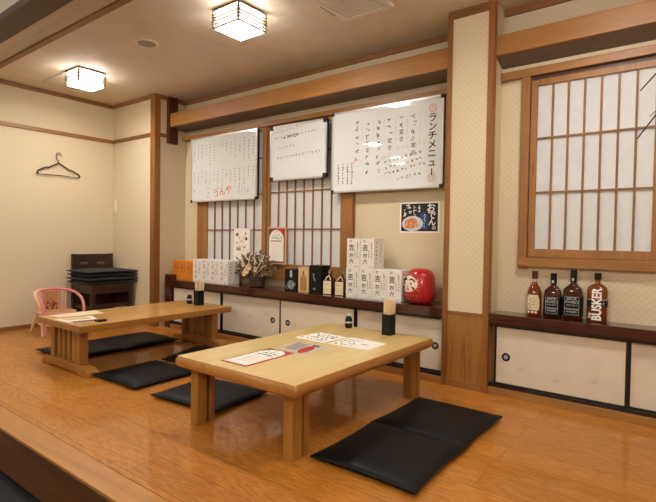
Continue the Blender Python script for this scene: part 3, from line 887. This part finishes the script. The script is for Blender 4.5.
# dried flower arrangement
def dried_flowers():
    cx, cy = -3.225, 3.165
    t = thing('dried_flower_basket', (cx, cy, ZS), 'dark wicker pot of brown dried flowers and white twigs on the shelf', 'flower arrangement')
    prof = [(.060, 0), (.072, .02), (.078, .07), (.084, .115), (.082, .12)]
    MB().lathe([(r, ZS + z) for r, z in prof], (cx, cy, 0), 28).build('pot', 'bark', t, smooth=True)
    wv = MB()
    for k in range(6): wv.tube([(cx + (.066 + .014 * k / 5 + .003) * math.cos(a), cy + (.066 + .014 * k / 5 + .003) * math.sin(a), ZS + .012 + .019 * k) for a in [2 * PI * j / 24 for j in range(24)]], .004, 6, True)
    wv.build('weave', 'twig', t)
    rnd = random.Random(3); m = MB(); lf = MB()
    for k in range(260):
        a = rnd.uniform(0, 2 * PI); el = rnd.uniform(-.05, 1.25); L = rnd.uniform(.10, .235)
        dx, dy, dz = math.cos(a) * math.cos(el) * 1.05 - .12, math.sin(a) * math.cos(el) * .38, math.sin(el) * 1.0
        if dy > 0: dy *= .6
        p0 = Vector((cx + dx * .05, cy + dy * .05, ZS + .11)); p2 = p0 + Vector((dx, dy, dz)) * L
        p2.x = max(p2.x, -3.485); p2.z = max(p2.z, ZS + .04)
        p1 = (p0 + p2) / 2 + Vector((rnd.uniform(-.015, .015), rnd.uniform(-.01, .01), rnd.uniform(0, .02)))
        m.tube([p0, p1, p2], [.002, .0016, .001], 5)
        for j in range(6):
            c = p1.lerp(p2, rnd.uniform(0, 1)); u = Vector((rnd.uniform(-1, 1), rnd.uniform(-1, 1), rnd.uniform(-1, 1))).normalized()
            v = u.orthogonal().normalized(); s = rnd.uniform(.014, .030)
            lf.add([c - u * s, c + v * s * .35, c + u * s, c - v * s * .35], [(0, 1, 2, 3)])
    tag(m.build('twigs', 'twig', t), kind='stuff'); tag(lf.build('dried_leaves', 'leaf_dry', t), kind='stuff')
    for (x, y, z, r) in ((-.012, -.112, .150, .040), (.022, -.115, .185, .036), (-.05, -.105, .120, .032), (.085, -.10, .165, .026), (-.075, -.10, .20, .024)):
        fl = MB(); c = Vector((cx + x, cy + y, ZS + z))
        for k in range(7):
            a = 2 * PI * k / 7; u = Vector((math.cos(a), -.25, math.sin(a))).normalized(); v = Vector((-math.sin(a), 0, math.cos(a)))
            fl.add([c, c + u * r * .6 + v * r * .45 + Vector((0, -.006, 0)), c + u * r + Vector((0, -.004, 0)), c + u * r * .6 - v * r * .45 + Vector((0, -.006, 0))], [(0, 1, 2, 3)])
        f = fl.build('flower', 'petal', t)
        MB().lathe([(.001, -.004), (.006, -.003), (.007, .002), (.002, .006)], c + Vector((0, -.004, 0)), 10).build('flower_center', 'tan_print', f)
    r = MB()
    for pts in (((.01, -.05, .13), (.03, -.06, .21), (.02, -.06, .29), (.055, -.06, .34)), ((.02, -.05, .13), (.09, -.07, .20), (.13, -.07, .25), (.16, -.07, .30)),
                ((-.01, -.05, .14), (-.05, -.06, .22), (-.04, -.06, .27), (.0, -.06, .33)), ((.03, -.05, .12), (.10, -.07, .15), (.14, -.07, .19), (.175, -.07, .205)),
                ((-.02, -.06, .15), (-.10, -.06, .19), (-.14, -.06, .235), (-.19, -.06, .25))):
        r.tube([(cx + x, cy + y, ZS + z) for x, y, z in pts], [.003, .004, .004, .002], 6)
    r.build('white_twig', 'petal_white', t)
    b = MB(); rnd = random.Random(5)
    for k in range(46):
        c = Vector((cx + .02 + rnd.gauss(0, .05), cy - .045 + rnd.uniform(-.03, .03), ZS + .25 + rnd.gauss(0, .035)))
        b.lathe([(.001, -.005), (.0055, 0), (.001, .005)], c, 6)
    tag(b.build('white_buds', 'petal_white', t), kind='stuff')
dried_flowers()

# ------------------------------------------------------------------ whisky bottles on the right shelf
YW = 3.128
def rr(x, y, hw, hd, r, z, n=6):
    out = []
    for (sx, sy, a0) in ((1, 1, 0), (-1, 1, PI / 2), (-1, -1, PI), (1, -1, 3 * PI / 2)):
        for k in range(n):
            a = a0 + PI / 2 * k / (n - 1); out.append(Vector((x + sx * (hw - r) + r * math.cos(a), y + sy * (hd - r) + r * math.sin(a), z)))
    return out
def rings(x, y, spec): return [rr(x, y, hw, hd, r, ZS + z) for hw, hd, r, z in spec]

t = thing('whisky_bottle', (-.792, YW, ZS), 'round amber whisky bottle with cream label and dark red cap', 'bottle', 'whisky bottles')
MB().lathe([(.034, ZS), (.041, ZS + .006), (.042, ZS + .125), (.040, ZS + .145), (.030, ZS + .170), (.018, ZS + .188), (.0145, ZS + .20), (.0145, ZS + .225)], (-.792, YW, 0), 28).build('glass', 'amber', t, smooth=True)
c = MB(); prof = []
n = 14
vs = []; 
for j, z in enumerate((.035, .06, .10, .128)):
    hw = (.85, .95, .95, .7)[j]
    for k in range(n + 1):
        a = -PI / 2 + hw * (k / n * 2 - 1); vs.append((-.792 + .0428 * math.cos(a), YW + .0428 * math.sin(a), ZS + z))
fs = [(j * (n + 1) + k, j * (n + 1) + k + 1, (j + 1) * (n + 1) + k + 1, (j + 1) * (n + 1) + k) for j in range(3) for k in range(n)]
l = MB().add(vs, fs).build('paper_label', 'cream', t, smooth=True)
fr = Fr((-.792, YW - .0434, ZS), (1, 0, 0), (0, 0, 1)); m = MB()
ring(m, fr, 0, .095, .014, .002); scrawl(m, fr, -.018, .068, .010, 4, .012, 0, .002); scrawl(m, fr, -.016, .05, .007, 4, .011, 0, .0015); m.build('lettering', 'brown', l)
m = MB()
for a in (-.02, 0, .02): disc(m, fr, a, .024, .007)
m.build('medal_print', 'cream', t)
MB().lathe([(.0165, ZS + .205), (.0165, ZS + .222)], (-.792, YW, 0), 20).build('neck_foil', 'alu', t)
MB().lathe([(.0165, ZS + .222), (.0165, ZS + .268), (.014, ZS + .271)], (-.792, YW, 0), 20).build('cap', 'cap_brown', t)

def square_whiskey(x, s, label):
    t = thing('whisky_bottle', (x, YW, ZS), label, 'bottle', 'whisky bottles')
    w = .046 * s; d = .038
    MB().loft(rings(x, YW, [(w - .004, d - .004, .012, 0), (w, d, .012, .005), (w, d, .012, .145 * s), (w * .93, d * .93, .014, .165 * s), (w * .6, d * .62, .018, .180 * s),
                            (.016, .016, .0155, .192 * s), (.0145, .0145, .0142, .205 * s), (.0145, .0145, .0142, .225 * s)])).build('glass', 'amber_dk', t, smooth=True)
    lb = MB().loft([rr(x, YW, w + .0008, d + .0008, .0125, ZS + z) for z in (.018 * s, .125 * s)]).build('paper_label', 'carton_black', t)
    fr = Fr((x, YW - d - .0009, ZS), (1, 0, 0), (0, 0, 1)); m = MB()
    text(m, fr, 'JACK', .022 * s, 0, .112 * s, .01, rot=0, c=.0004); text(m, fr, "DANIEL'S", .0165 * s, 0, .094 * s, .01, c=.0004)
    text(m, fr, 'OLD No.7', .012 * s, 0, .078 * s, .0, c=.0004); text(m, fr, 'Tennessee', .0165 * s, 0, .058 * s, .01, c=.0004); text(m, fr, 'WHISKEY', .0125 * s, 0, .042 * s, .01, c=.0004)
    for b0, b1 in ((.026, .0275), (.121, .1225)): m.fbox(fr, -w + .012, w - .012, b0 * s, b1 * s, 0, .0006)
    m.fbox(fr, -w + .012, -w + .0132, .026 * s, .122 * s, 0, .0006); m.fbox(fr, w - .0132, w - .012, .026 * s, .122 * s, 0, .0006)
    m.build('lettering', 'grey_print', lb)
    MB().lathe([(.0165, ZS + .200 * s), (.0172, ZS + .204 * s), (.0172, ZS + .262 * s), (.015, ZS + .266 * s)], (x, YW, 0), 20).build('cap', 'carton_black', t)
    fr2 = Fr((x, YW - .0172, ZS), (1, 0, 0), (0, 0, 1))
    MB().fbox(fr2, -.006, .006, .208 * s, .222 * s, -.002, .0006).build('neck_tag', 'grey_print', t)
square_whiskey(-.686, .99, 'shorter square whisky bottle with black label, beside the cream-labelled round bottle')
square_whiskey(-.578, 1.085, 'taller square whisky bottle with black label, beside the bottle with big white lettering')

xb = -.453
t = thing('whisky_bottle', (xb, YW, ZS), 'broad amber whisky bottle with large white sideways lettering', 'bottle', 'whisky bottles')
MB().loft(rings(xb, YW, [(.048, .030, .02, 0), (.051, .033, .022, .006), (.051, .033, .022, .175), (.047, .031, .022, .195), (.034, .024, .02, .208), (.016, .015, .0145, .216), (.014, .014, .0138, .222), (.014, .014, .0138, .245)])).build('glass', 'amber', t, smooth=True)
bd = MB().loft([rr(xb, YW, .0518, .0338, .0225, ZS + z) for z in (.088, .126)]).build('band_label', 'carton_black', t)
m = MB().loft([rr(xb, YW, .0522, .0342, .0228, ZS + z) for z in (.1255, .1275)]); m.build('band_rim', 'grey_print', bd)
fr = Fr((xb, YW - .0338, ZS), (1, 0, 0), (0, 0, 1)); m = MB()
text(m, fr, 'BUSKER', .066, .004, .100, .035, rot=PI / 2, c=.0008, sx=.79)
text(m, fr, 'THE', .018, -.032, .035, .02, rot=PI / 2, c=.0008)
m.build('lettering', 'paper', t)
m = MB(); scrawl(m, fr, .036, .118, .008, 3, 0, -.009, .0015); m.build('small_lettering', 'grey_print', bd)
MB().lathe([(.0165, ZS + .240), (.0178, ZS + .243), (.0178, ZS + .274), (.016, ZS + .277)], (xb, YW, 0), 20).build('cap', 'carton_black', t)

# bare branch in a vase just right of the bottles, arching into view
t = thing('branch_vase', (.10, 3.10, ZS), 'dark vase of black branches arching down in front of the paper window', 'branch')
MB().lathe([(.035, ZS), (.055, ZS + .02), (.06, ZS + .09), (.03, ZS + .17), (.022, ZS + .2), (.027, ZS + .21)], (.10, 3.10, 0), 24).build('vase', 'bark', t, smooth=True)
m = MB()
m.tube([(.10, 3.10, ZS + .05), (.11, 3.08, 1.1), (.12, 3.0, 1.75), (.05, 2.93, 1.93), (-.06, 2.91, 1.90), (-.194, 2.90, 1.786), (-.258, 2.90, 1.713)], [.008, .007, .006, .005, .004, .0035, .003], 8)
m.tube([(.11, 3.08, 1.1), (.10, 3.0, 1.6), (.03, 2.93, 1.78), (-.08, 2.91, 1.71), (-.188, 2.90, 1.585), (-.265, 2.90, 1.474)], [.006, .006, .005, .004, .0035, .003], 8)
m.tube([(-.08, 2.91, 1.71), (-.16, 2.905, 1.63), (-.215, 2.90, 1.580)], [.003, .003, .002], 6)
m.build('branches', 'wire', t, smooth=True)

# ------------------------------------------------------------------ tables
ZT = .35
t = thing('low_table', (-1.68, 2.12, 0), 'front low table with pale yellow top and square wooden legs', 'table')
x0, x1, y0, y1 = -2.085, -1.278, 1.475, 2.760
box(x0 + .012, x1 - .012, y0 + .012, y1 - .012, ZT - .006, ZT).build('tabletop', 'top_light', t, bevel=.001)
def slab_edge(x0, x1, y0, y1, zt, zb, r):
    loops = []
    for ins, z in ((.010, zt - .002), (.003, zt - .012), (0, zt - .022), (0, zb + .022), (.005, zb + .008), (.016, zb)):
        loops.append(rr((x0 + x1) / 2, (y0 + y1) / 2, (x1 - x0) / 2 - ins, (y1 - y0) / 2 - ins, r, z))
    return MB().loft(loops)
slab_edge(x0, x1, y0, y1, ZT, ZT - .058, .014).build('edge_band', 'top_edge', t, smooth=True)
ap = MB()
ap.box(-2.0, -1.37, 1.60, 1.62, ZT - .085, ZT - .057); ap.box(-2.0, -1.37, 2.63, 2.65, ZT - .085, ZT - .057)
ap.box(-2.0, -1.98, 1.62, 2.63, ZT - .085, ZT - .057); ap.box(-1.39, -1.37, 1.62, 2.63, ZT - .085, ZT - .057)
ap.build('apron', 'table_dk', t)
for xa in (-2.032, -1.398):
    for ya in (1.535, 2.60):
        m = MB()
        m.box(xa, xa + .056, ya, ya + .062, 0, ZT - .057)
        m.box(xa + .012, xa + .058, ya + .076, ya + .108, 0, ZT - .057)
        lg = m.build('leg', 'leg', t, bevel=.004)
        box(xa + .015, xa + .040, ya + .062, ya + .076, .004, ZT - .058).build('leg_gap_shade', 'black', lg)  # black filler, painted shade of the gap between the two posts

t = thing('low_table', (-3.52, 2.19, 0), 'rear low table with tan top on slatted trestle ends', 'table')
x0, x1, y0, y1 = -3.835, -3.200, 1.540, 2.840
box(x0 + .002, x1 - .002, y0 + .002, y1 - .002, ZT - .003, ZT).build('tabletop', 'top_tan', t)
box(x0, x1, y0, y1, ZT - .046, ZT - .003).build('edge_band', 'table_dk', t, bevel=.003)
for yc in (1.625, 2.755):
    f = MB(); fr = Fr((-3.53, yc - .04, 0), (1, 0, 0), (0, 0, 1))
    prof = [(-.335, .0), (-.20, .0), (-.18, .012), (.18, .012), (.20, .0), (.335, .0), (.335, .034), (.30, .052), (.20, .066), (-.20, .066), (-.30, .052), (-.335, .034)]
    f.prism(fr, prof, -.08, 0)
    ft = f.build('foot', 'table_dk', t, bevel=.003)
    for xa, xb in ((-3.75, -3.69), (-3.385, -3.315)):
        box(xa, xb, yc - .03, yc + .03, .066, ZT - .046).build('trestle_post', 'leg', t, bevel=.003)
    s = MB()
    for k in range(4):
        a = -3.665 + k * .072; s.box(a, a + .034, yc - .018, yc + .018, .066, ZT - .046)
    s.build('slats', 'leg', t, bevel=.002)
MB().box(-3.55, -3.51, 1.645, 2.735, .245, ZT - .046).build('stretcher', 'table_dk', t, bevel=.002)
MB().box(-3.40, -3.375, 1.665, 2.715, ZT - .065, ZT - .046).build('apron', 'table_dk', t)

# things on the tables
def chopstick_cup(x, y, label):
    w = .033
    m = MB(); a = [rr(x, y, w, w, .006, ZT + z) for z in (0, .130)]; b = [rr(x, y, w - .003, w - .003, .005, ZT + z) for z in (.130, .01)]
    m.loft(a + b); return tag(m.build('chopstick_holder', 'carton_black', origin=(x, y, ZT)), label, 'chopstick holder')
def chopsticks(x, y, label):
    g = 'wooden chopsticks standing in a black cup'
    rnd = random.Random(int(x * 100)); proto = None
    for i in range(16):
        cx, cy = (i % 4 - 1.5) * .0138, (i // 4 - 1.5) * .0138
        loc = Vector((x + cx, y + cy, ZT + .0125))
        if proto is None:
            m = MB(); m.box(loc.x - .0042, loc.x - .0006, loc.y - .002, loc.y + .002, loc.z, loc.z + .195)
            m.box(loc.x + .0006, loc.x + .0042, loc.y - .002, loc.y + .002, loc.z, loc.z + .195)
            m.box(loc.x - .0042, loc.x + .0042, loc.y - .002, loc.y + .002, loc.z + .195, loc.z + .203)
            o = proto = m.build('chopsticks', 'bamboo', origin=loc)
        else:
            o = proto.copy(); COL.objects.link(o); o.location = loc + Vector((0, 0, rnd.uniform(0, .006)))
            o.rotation_euler = (-cy * 2.4 + rnd.uniform(-.012, .012), cx * 2.4 + rnd.uniform(-.012, .012), rnd.uniform(-.5, .5))
        tag(o, label, 'chopsticks', g + (' on the front table' if x > -2 else ' on the rear table'))
chopstick_cup(-1.545, 2.67, 'square black cup of chopsticks on the front table'); chopsticks(-1.545, 2.67, 'pale disposable chopsticks bundled upright in the black cup on the front table')
chopstick_cup(-3.47, 2.70, 'square black cup of chopsticks on the rear table'); chopsticks(-3.47, 2.70, 'pale disposable chopsticks bundled upright in the black cup on the rear table')
def soy(x, y, label):
    t = thing('soy_sauce_bottle', (x, y, ZT), label, 'sauce bottle', 'soy sauce bottles')
    MB().lathe([(.018, ZT), (.023, ZT + .004), (.026, ZT + .03), (.026, ZT + .050), (.020, ZT + .066), (.016, ZT + .078), (.018, ZT + .084)], (x, y, 0), 20).build('glass', 'carton_black', t, smooth=True)
    MB().lathe([(.0262, ZT + .034), (.0266, ZT + .036), (.0266, ZT + .044), (.0262, ZT + .046)], (x, y, 0), 20).build('band', 'grey_print', t)
    MB().lathe([(.019, ZT + .082), (.019, ZT + .094), (.013, ZT + .099)], (x, y, 0), 20).build('cap', 'grey_print', t, smooth=True)
soy(-1.865, 2.69, 'small dark soy sauce bottle on the front table')
soy(-3.60, 2.70, 'small dark soy sauce bottle behind the black cup on the rear table')

def sheet(name, label, cat, pts, z=ZT, mat='paper', group=None):
    """a flat quad of paper: lower-left, lower-right, upper-right, upper-left"""
    c = sum((Vector(p + (0,)) for p in pts), Vector()) / 4; c.z = z
    t = thing(name, c, label, cat, group)
    fr = Fr((0, 0, z), (1, 0, 0), (0, 1, 0))
    MB().prism(fr, pts, .0001, .0012).build('sheet', mat, t)
    o, u, v = Vector(pts[0] + (0,)), Vector(pts[1] + (0,)) - Vector(pts[0] + (0,)), Vector(pts[3] + (0,)) - Vector(pts[0] + (0,))
    return t, Fr((o.x, o.y, z + .0012), u, v), u.length, v.length
# red-bordered arch flyer
t = thing('flyer', (-1.75, 1.71, ZT), 'red-bordered flyer with white arch lying on the front table', 'flyer')
fr = Fr((-1.83, 1.555, ZT + .0002), (1, .01, 0), (-.01, 1, 0)); arch_flyer(fr, .175, .345, t)
t, fr, pw, ph = sheet('flyer', 'greyish flyer with a red oval, lying behind the arch flyer on the front table', 'flyer', [(-1.80, 1.925), (-1.605, 1.905), (-1.595, 2.125), (-1.84, 2.14)], mat='sheet_grey')
m = MB(); m.fbox(fr, .03, pw * .55, .04, ph * .9, 0, .0004); m.build('photo_print', 'paper_grey', t)
m = MB(); disc(m, fr, pw * .78, ph * .45, .035, .085, 0, .0005); m.build('red_print', 'red', t)
m = MB(); m.fbox(fr, pw * .70, pw * .95, ph * .84, ph * .98, 0, .0005); scrawl(m, fr, .03, .04, .012, 10, .0, .018, .003); m.build('dark_print', 'ink_soft', t)
t, fr, pw, ph = sheet('menu_sheet', 'white handwritten sheet on the front table, nearer the soy sauce bottle', 'paper', [(-1.93, 2.215), (-1.70, 2.20), (-1.69, 2.42), (-1.90, 2.43)])
m = MB()
for r in range(4): scrawl(m, fr, .03, .04 + r * .045, .026, 5, .036, 0, .005, gap=.2)
m.build('writing', 'ink', t)
t, fr, pw, ph = sheet('menu_sheet', 'white handwritten sheet on the front table, nearer the chopstick cup', 'paper', [(-1.668, 2.20), (-1.41, 2.215), (-1.41, 2.42), (-1.668, 2.435)])
m = MB()
for r in range(4): scrawl(m, fr, .03, .04 + r * .045, .022, 4, .030, 0, .004, gap=.2)
m.fbox(fr, .15, .20, .10, .108, 0, .0005); m.build('writing', 'ink', t)
# on the rear table
tag(MB().prism(Fr((0, 0, ZT), (1, 0, 0), (0, 1, 0)), [(-3.80, 1.60), (-3.66, 1.62), (-3.62, 1.93), (-3.80, 1.95)], .0001, .0012).build('menu_sheet', 'cream', origin=(-3.72, 1.77, ZT)), 'cream sheet of paper on the rear table, on the pink chair side', 'paper')
t, fr, pw, ph = sheet('menu_booklet', 'white leaflet with dark red edge near the front corner of the rear table', 'booklet', [(-3.60, 1.555), (-3.36, 1.57), (-3.34, 1.75), (-3.56, 1.80)])
m = MB(); m.fbox(fr, pw * .72, pw * .98, .01, ph * .95, 0, .0006); m.build('red_print', 'brown', t)
m = MB(); m.fbox(fr, .02, pw * .5, .03, ph * .8, 0, .0005); m.build('grey_print', 'carton_tan', t)
tag(box(-3.325, -3.275, 1.70, 1.765, ZT, ZT + .012).build('card_case', 'carton_black', origin=(-3.30, 1.73, ZT), bevel=.003), 'small flat black case on the rear table beside the leaflet', 'case')

# ------------------------------------------------------------------ floor cushions
def cushion_mb(w, d, h, nx=18, ny=18, point=.03):
    m = MB(); top = []
    def zf(a, b):
        e = max(0, (1 - abs(a) ** 6)) ** .5 * max(0, (1 - abs(b) ** 6)) ** .5
        return e
    idx = {}
    for s in (1, -1):
        for j in range(ny + 1):
            for i in range(nx + 1):
                a, b = math.sin((i / nx - .5) * PI), math.sin((j / ny - .5) * PI)
                e = zf(a, b)
                k = 1 + point * (abs(a * b) ** 3)
                # sides bow in slightly so that the corners stay pointed
                x = a * w / 2 * k * (1 - .02 * (1 - b * b)); y = b * d / 2 * k * (1 - .02 * (1 - a * a))
                z = h * .42 + (h * .58 * e * (.8 + .2 * (1 - (a * a + b * b) / 2)) if s > 0 else -h * .42 * min(1, e * 1.6))
                idx[(s, i, j)] = len(m.v); m.v.append(Vector((x, y, z)))
        for j in range(ny):
            for i in range(nx):
                m.f.append((idx[(s, i, j)], idx[(s, i + 1, j)], idx[(s, i + 1, j + 1)], idx[(s, i, j + 1)]))
    return m
def piping_mb(w, d, h, point=.03):
    pts = []
    def P(a, b):
        k = 1 + point * (abs(a * b) ** 3)
        return Vector((a * w / 2 * k * (1 - .02 * (1 - b * b)), b * d / 2 * k * (1 - .02 * (1 - a * a)), h * .42))
    n = 12
    for e in range(4):
        for k in range(n):
            q = -1 + 2 * k / n
            pts.append(P(*((q, -1), (1, q), (-q, 1), (-1, -q))[e]))
    return MB().tube(pts, .0045, 6, True)
def cushion(x, y, z, w, d, rot, label, group, h=.045, mat='vinyl', tilt=(0, 0)):
    t = thing('floor_cushion', (x, y, z), label, 'cushion', group)
    for nm, mb in (('cushion_body', cushion_mb(w, d, h)), ('piping', piping_mb(w, d, h))):
        mb.v = [v + Vector((x, y, z)) for v in mb.v]
        mb.build(nm, mat, t, smooth=True)
    t.rotation_euler = (tilt[0], tilt[1], rot)
    return t
g = 'black floor cushions around the tables'
cushion(-1.050, 1.850, .003, .475, .485, .01, 'black vinyl cushion beside the front table, the one of the pair nearer the platform edge', g)
cushion(-1.052, 2.345, .003, .475, .495, -.01, 'black vinyl cushion beside the front table, the one of the pair nearer the column', g)
cushion(-2.285, 1.870, .003, .50, .43, .09, 'black cushion half under the front table, on the side facing the rear table', g)
cushion(-2.955, 1.870, .003, .465, .475, .03, 'black cushion between the two tables, nearer the platform edge', g)
cushion(-3.06, 2.460, .003, .46, .47, .36, 'black cushion between the two tables, turned aslant and nearer the cabinet', g)
cushion(-3.965, 1.930, .003, .50, .475, 0, 'black cushion beyond the rear table, nearer the pink chair', g)
cushion(-3.965, 2.420, .003, .50, .49, 0, 'black cushion beyond the rear table, nearer the cabinet', g)

# ------------------------------------------------------------------ dark chair with spare cushions in the corner
cx0, cx1, cy0, cy1 = -5.315, -4.875, 2.465, 2.915
t = thing('wooden_chair', ((cx0 + cx1) / 2, (cy0 + cy1) / 2, 0), 'dark brown wooden chair in the room corner, loaded with spare cushions', 'chair')
box(cx0, cx1, cy0, cy1, .415, .442).build('seat', 'chair_dk', t, bevel=.004)
for a in (cx0, cx1 - .04):
    for b in (cy0, cy1 - .04):
        box(a, a + .04, b, b + .04, 0, .415).build('leg', 'chair_dk', t, bevel=.003)
m = MB()
m.box(cx1 - .03, cx1 - .01, cy0 + .04, cy1 - .04, .345, .415); m.box(cx0 + .01, cx0 + .03, cy0 + .04, cy1 - .04, .345, .415)
m.box(cx0 + .04, cx1 - .04, cy0 + .01, cy0 + .03, .345, .415); m.box(cx0 + .04, cx1 - .04, cy1 - .03, cy1 - .01, .345, .415)
m.build('apron', 'chair_dk', t)
m = MB(); m.box(cx1 - .03, cx1 - .012, cy0 + .04, cy1 - .04, .20, .235); m.box(cx0 + .04, cx1 - .04, cy0 + .012, cy0 + .03, .18, .215); m.box(cx0 + .04, cx1 - .04, cy1 - .03, cy1 - .010, .18, .215)
m.build('stretcher', 'chair_dk', t)
box(cx0 + .012, cx0 + .028, cy0 + .04, cy1 - .04, .10, .345).build('lower_back_panel', 'chair_dk', t)
box(cx0 + .04, cx1 - .04, cy1 - .026, cy1 - .014, .215, .345).build('side_panel', 'chair_dk', t)
m = MB()
m.box(cx0, cx0 + .032, cy0, cy0 + .045, .442, .745); m.box(cx0, cx0 + .032, cy1 - .045, cy1, .442, .745)
m.box(cx0 + .004, cx0 + .028, cy0 + .045, cy1 - .045, .655, .742); m.box(cx0 + .004, cx0 + .028, cy0 + .045, cy1 - .045, .56, .632)
m.box(cx0 + .004, cx0 + .028, cy0 + .045, cy0 + .09, .632, .655); m.box(cx0 + .004, cx0 + .028, cy0 + .18, cy0 + .27, .632, .655); m.box(cx0 + .004, cx0 + .028, cy1 - .09, cy1 - .045, .632, .655)
m.build('backrest', 'chair_dk', t, bevel=.003)
g = 'spare cushions piled on the dark chair'
nm = ['spare black cushion at the bottom of the pile on the dark chair', 'spare black cushion second from the bottom of the chair pile',
      'spare black cushion second from the top of the chair pile', 'spare black cushion on top of the pile on the dark chair']
for i in range(4):
    cushion(-5.07 + (.0, .012, -.006, .004)[i], 2.685 + (.0, -.006, .008, -.004)[i], .444 + i * .0375, .44, .53, (.0, .03, -.02, .015)[i], nm[i], g, h=.037, mat='fabric')

# ------------------------------------------------------------------ pink rattan child's chair
def rattan():
    ox, oy = -4.905, 2.145
    t = thing('rattan_chair', (ox, oy, 0), 'small pink and cream rattan chair for a child, behind the rear table', 'chair')
    def W(x, y, z): return (ox + x, oy + y, z)
    def hoop(k, dz, s=1):
        pts = [(.165, -.175 * s, .005), (.163, -.178 * s, .12), (.158, -.182 * s, .22), (.135, -.186 * s, .30), (.07, -.188 * s, .352), (-.03, -.168 * s, .392), (-.10, -.115 * s, .412), (-.125, 0, .42)]
        pts = pts + [(x, -y, z) for x, y, z in pts[-2::-1]]
        # smooth it
        for _ in range(2):
            q = [pts[0]]
            for a, b in zip(pts, pts[1:]):
                q += [tuple(a[i] * .75 + b[i] * .25 for i in range(3)), tuple(a[i] * .25 + b[i] * .75 for i in range(3))]
            pts = q + [pts[-1]]
        return [W(x - k, y * (1 - k), max(z + dz * min(1, z / .2), .012)) for x, y, z in pts]
    MB().tube(hoop(0, 0), .0125, 10).build('arm_hoop', 'rattan_pink', t, smooth=True)
    MB().tube([Vector(p) + Vector((-.022, .0, .0)) * (1 if i < 0 else 1) + Vector((0, -.012 if p[1] < oy else .012, -.004 if p[2] > .05 else 0)) for i, p in enumerate(hoop(.005, .0))], .0125, 10).build('arm_hoop', 'rattan', t, smooth=True)
    for s in (-1, 1):
        MB().tube([W(-.09, s * .12, .39), W(-.115, s * .13, .22), W(-.195, s * .155, .0125)], .0125, 10).build('leg', 'rattan', t, smooth=True)
        MB().tube([W(-.118, s * .070, .405), W(-.105, s * .070, .20)], .0115, 10).build('back_post', 'rattan_pink', t, smooth=True)
    # seat
    MB().lathe([(.145, .195), (.152, .20), (.152, .212), (.14, .217)], W(0, 0, 0)[:2] + (0,), 28).build('seat', 'woven', t, smooth=True)
    MB().tube([W(.155 * math.cos(a), .155 * math.sin(a), .205) for a in [2 * PI * k / 28 for k in range(28)]], .0115, 8, True).build('seat_ring', 'rattan_pink', t, smooth=True)
    MB().tube([W(.14 * math.cos(a), .15 * math.sin(a), .10) for a in [2 * PI * k / 28 for k in range(28)]], .009, 8, True).build('leg_ring', 'rattan', t, smooth=True)
    # woven back panel with a flower print
    b = MB(); n = 10
    fr = Fr(W(-.118, -.062, .215), (0, 1, 0), (0, 0, 1))
    b.fbox(fr, 0, .124, 0, .185, -.003, .003); p = b.build('back_panel', 'woven', t)
    fl = MB(); rnd = random.Random(9)
    for k in range(16): disc(fl, fr, rnd.uniform(.015, .105), rnd.uniform(.05, .10), rnd.uniform(.006, .011), None, .003, .0045, 10)
    fl.build('flower_print', 'red', p)
    fl = MB()
    for k in range(12): disc(fl, fr, rnd.uniform(.01, .11), rnd.uniform(.01, .05), rnd.uniform(.006, .010), None, .003, .0042, 8)
    fl.build('leaf_print', 'ink', p)
rattan()

COL.objects.unlink(TXO); bpy.data.objects.remove(TXO)

# ------------------------------------------------------------------ world and view
wd = bpy.data.worlds.new('world'); S.world = wd; wd.use_nodes = True
bg = wd.node_tree.nodes['Background']; bg.inputs[0].default_value = (.5, .5, .55, 1); bg.inputs[1].default_value = .02
S.view_settings.view_transform = 'Standard'; S.view_settings.look = 'None'
S.view_settings.exposure = 0.22; S.view_settings.gamma = 1; S.view_settings.use_curve_mapping = False
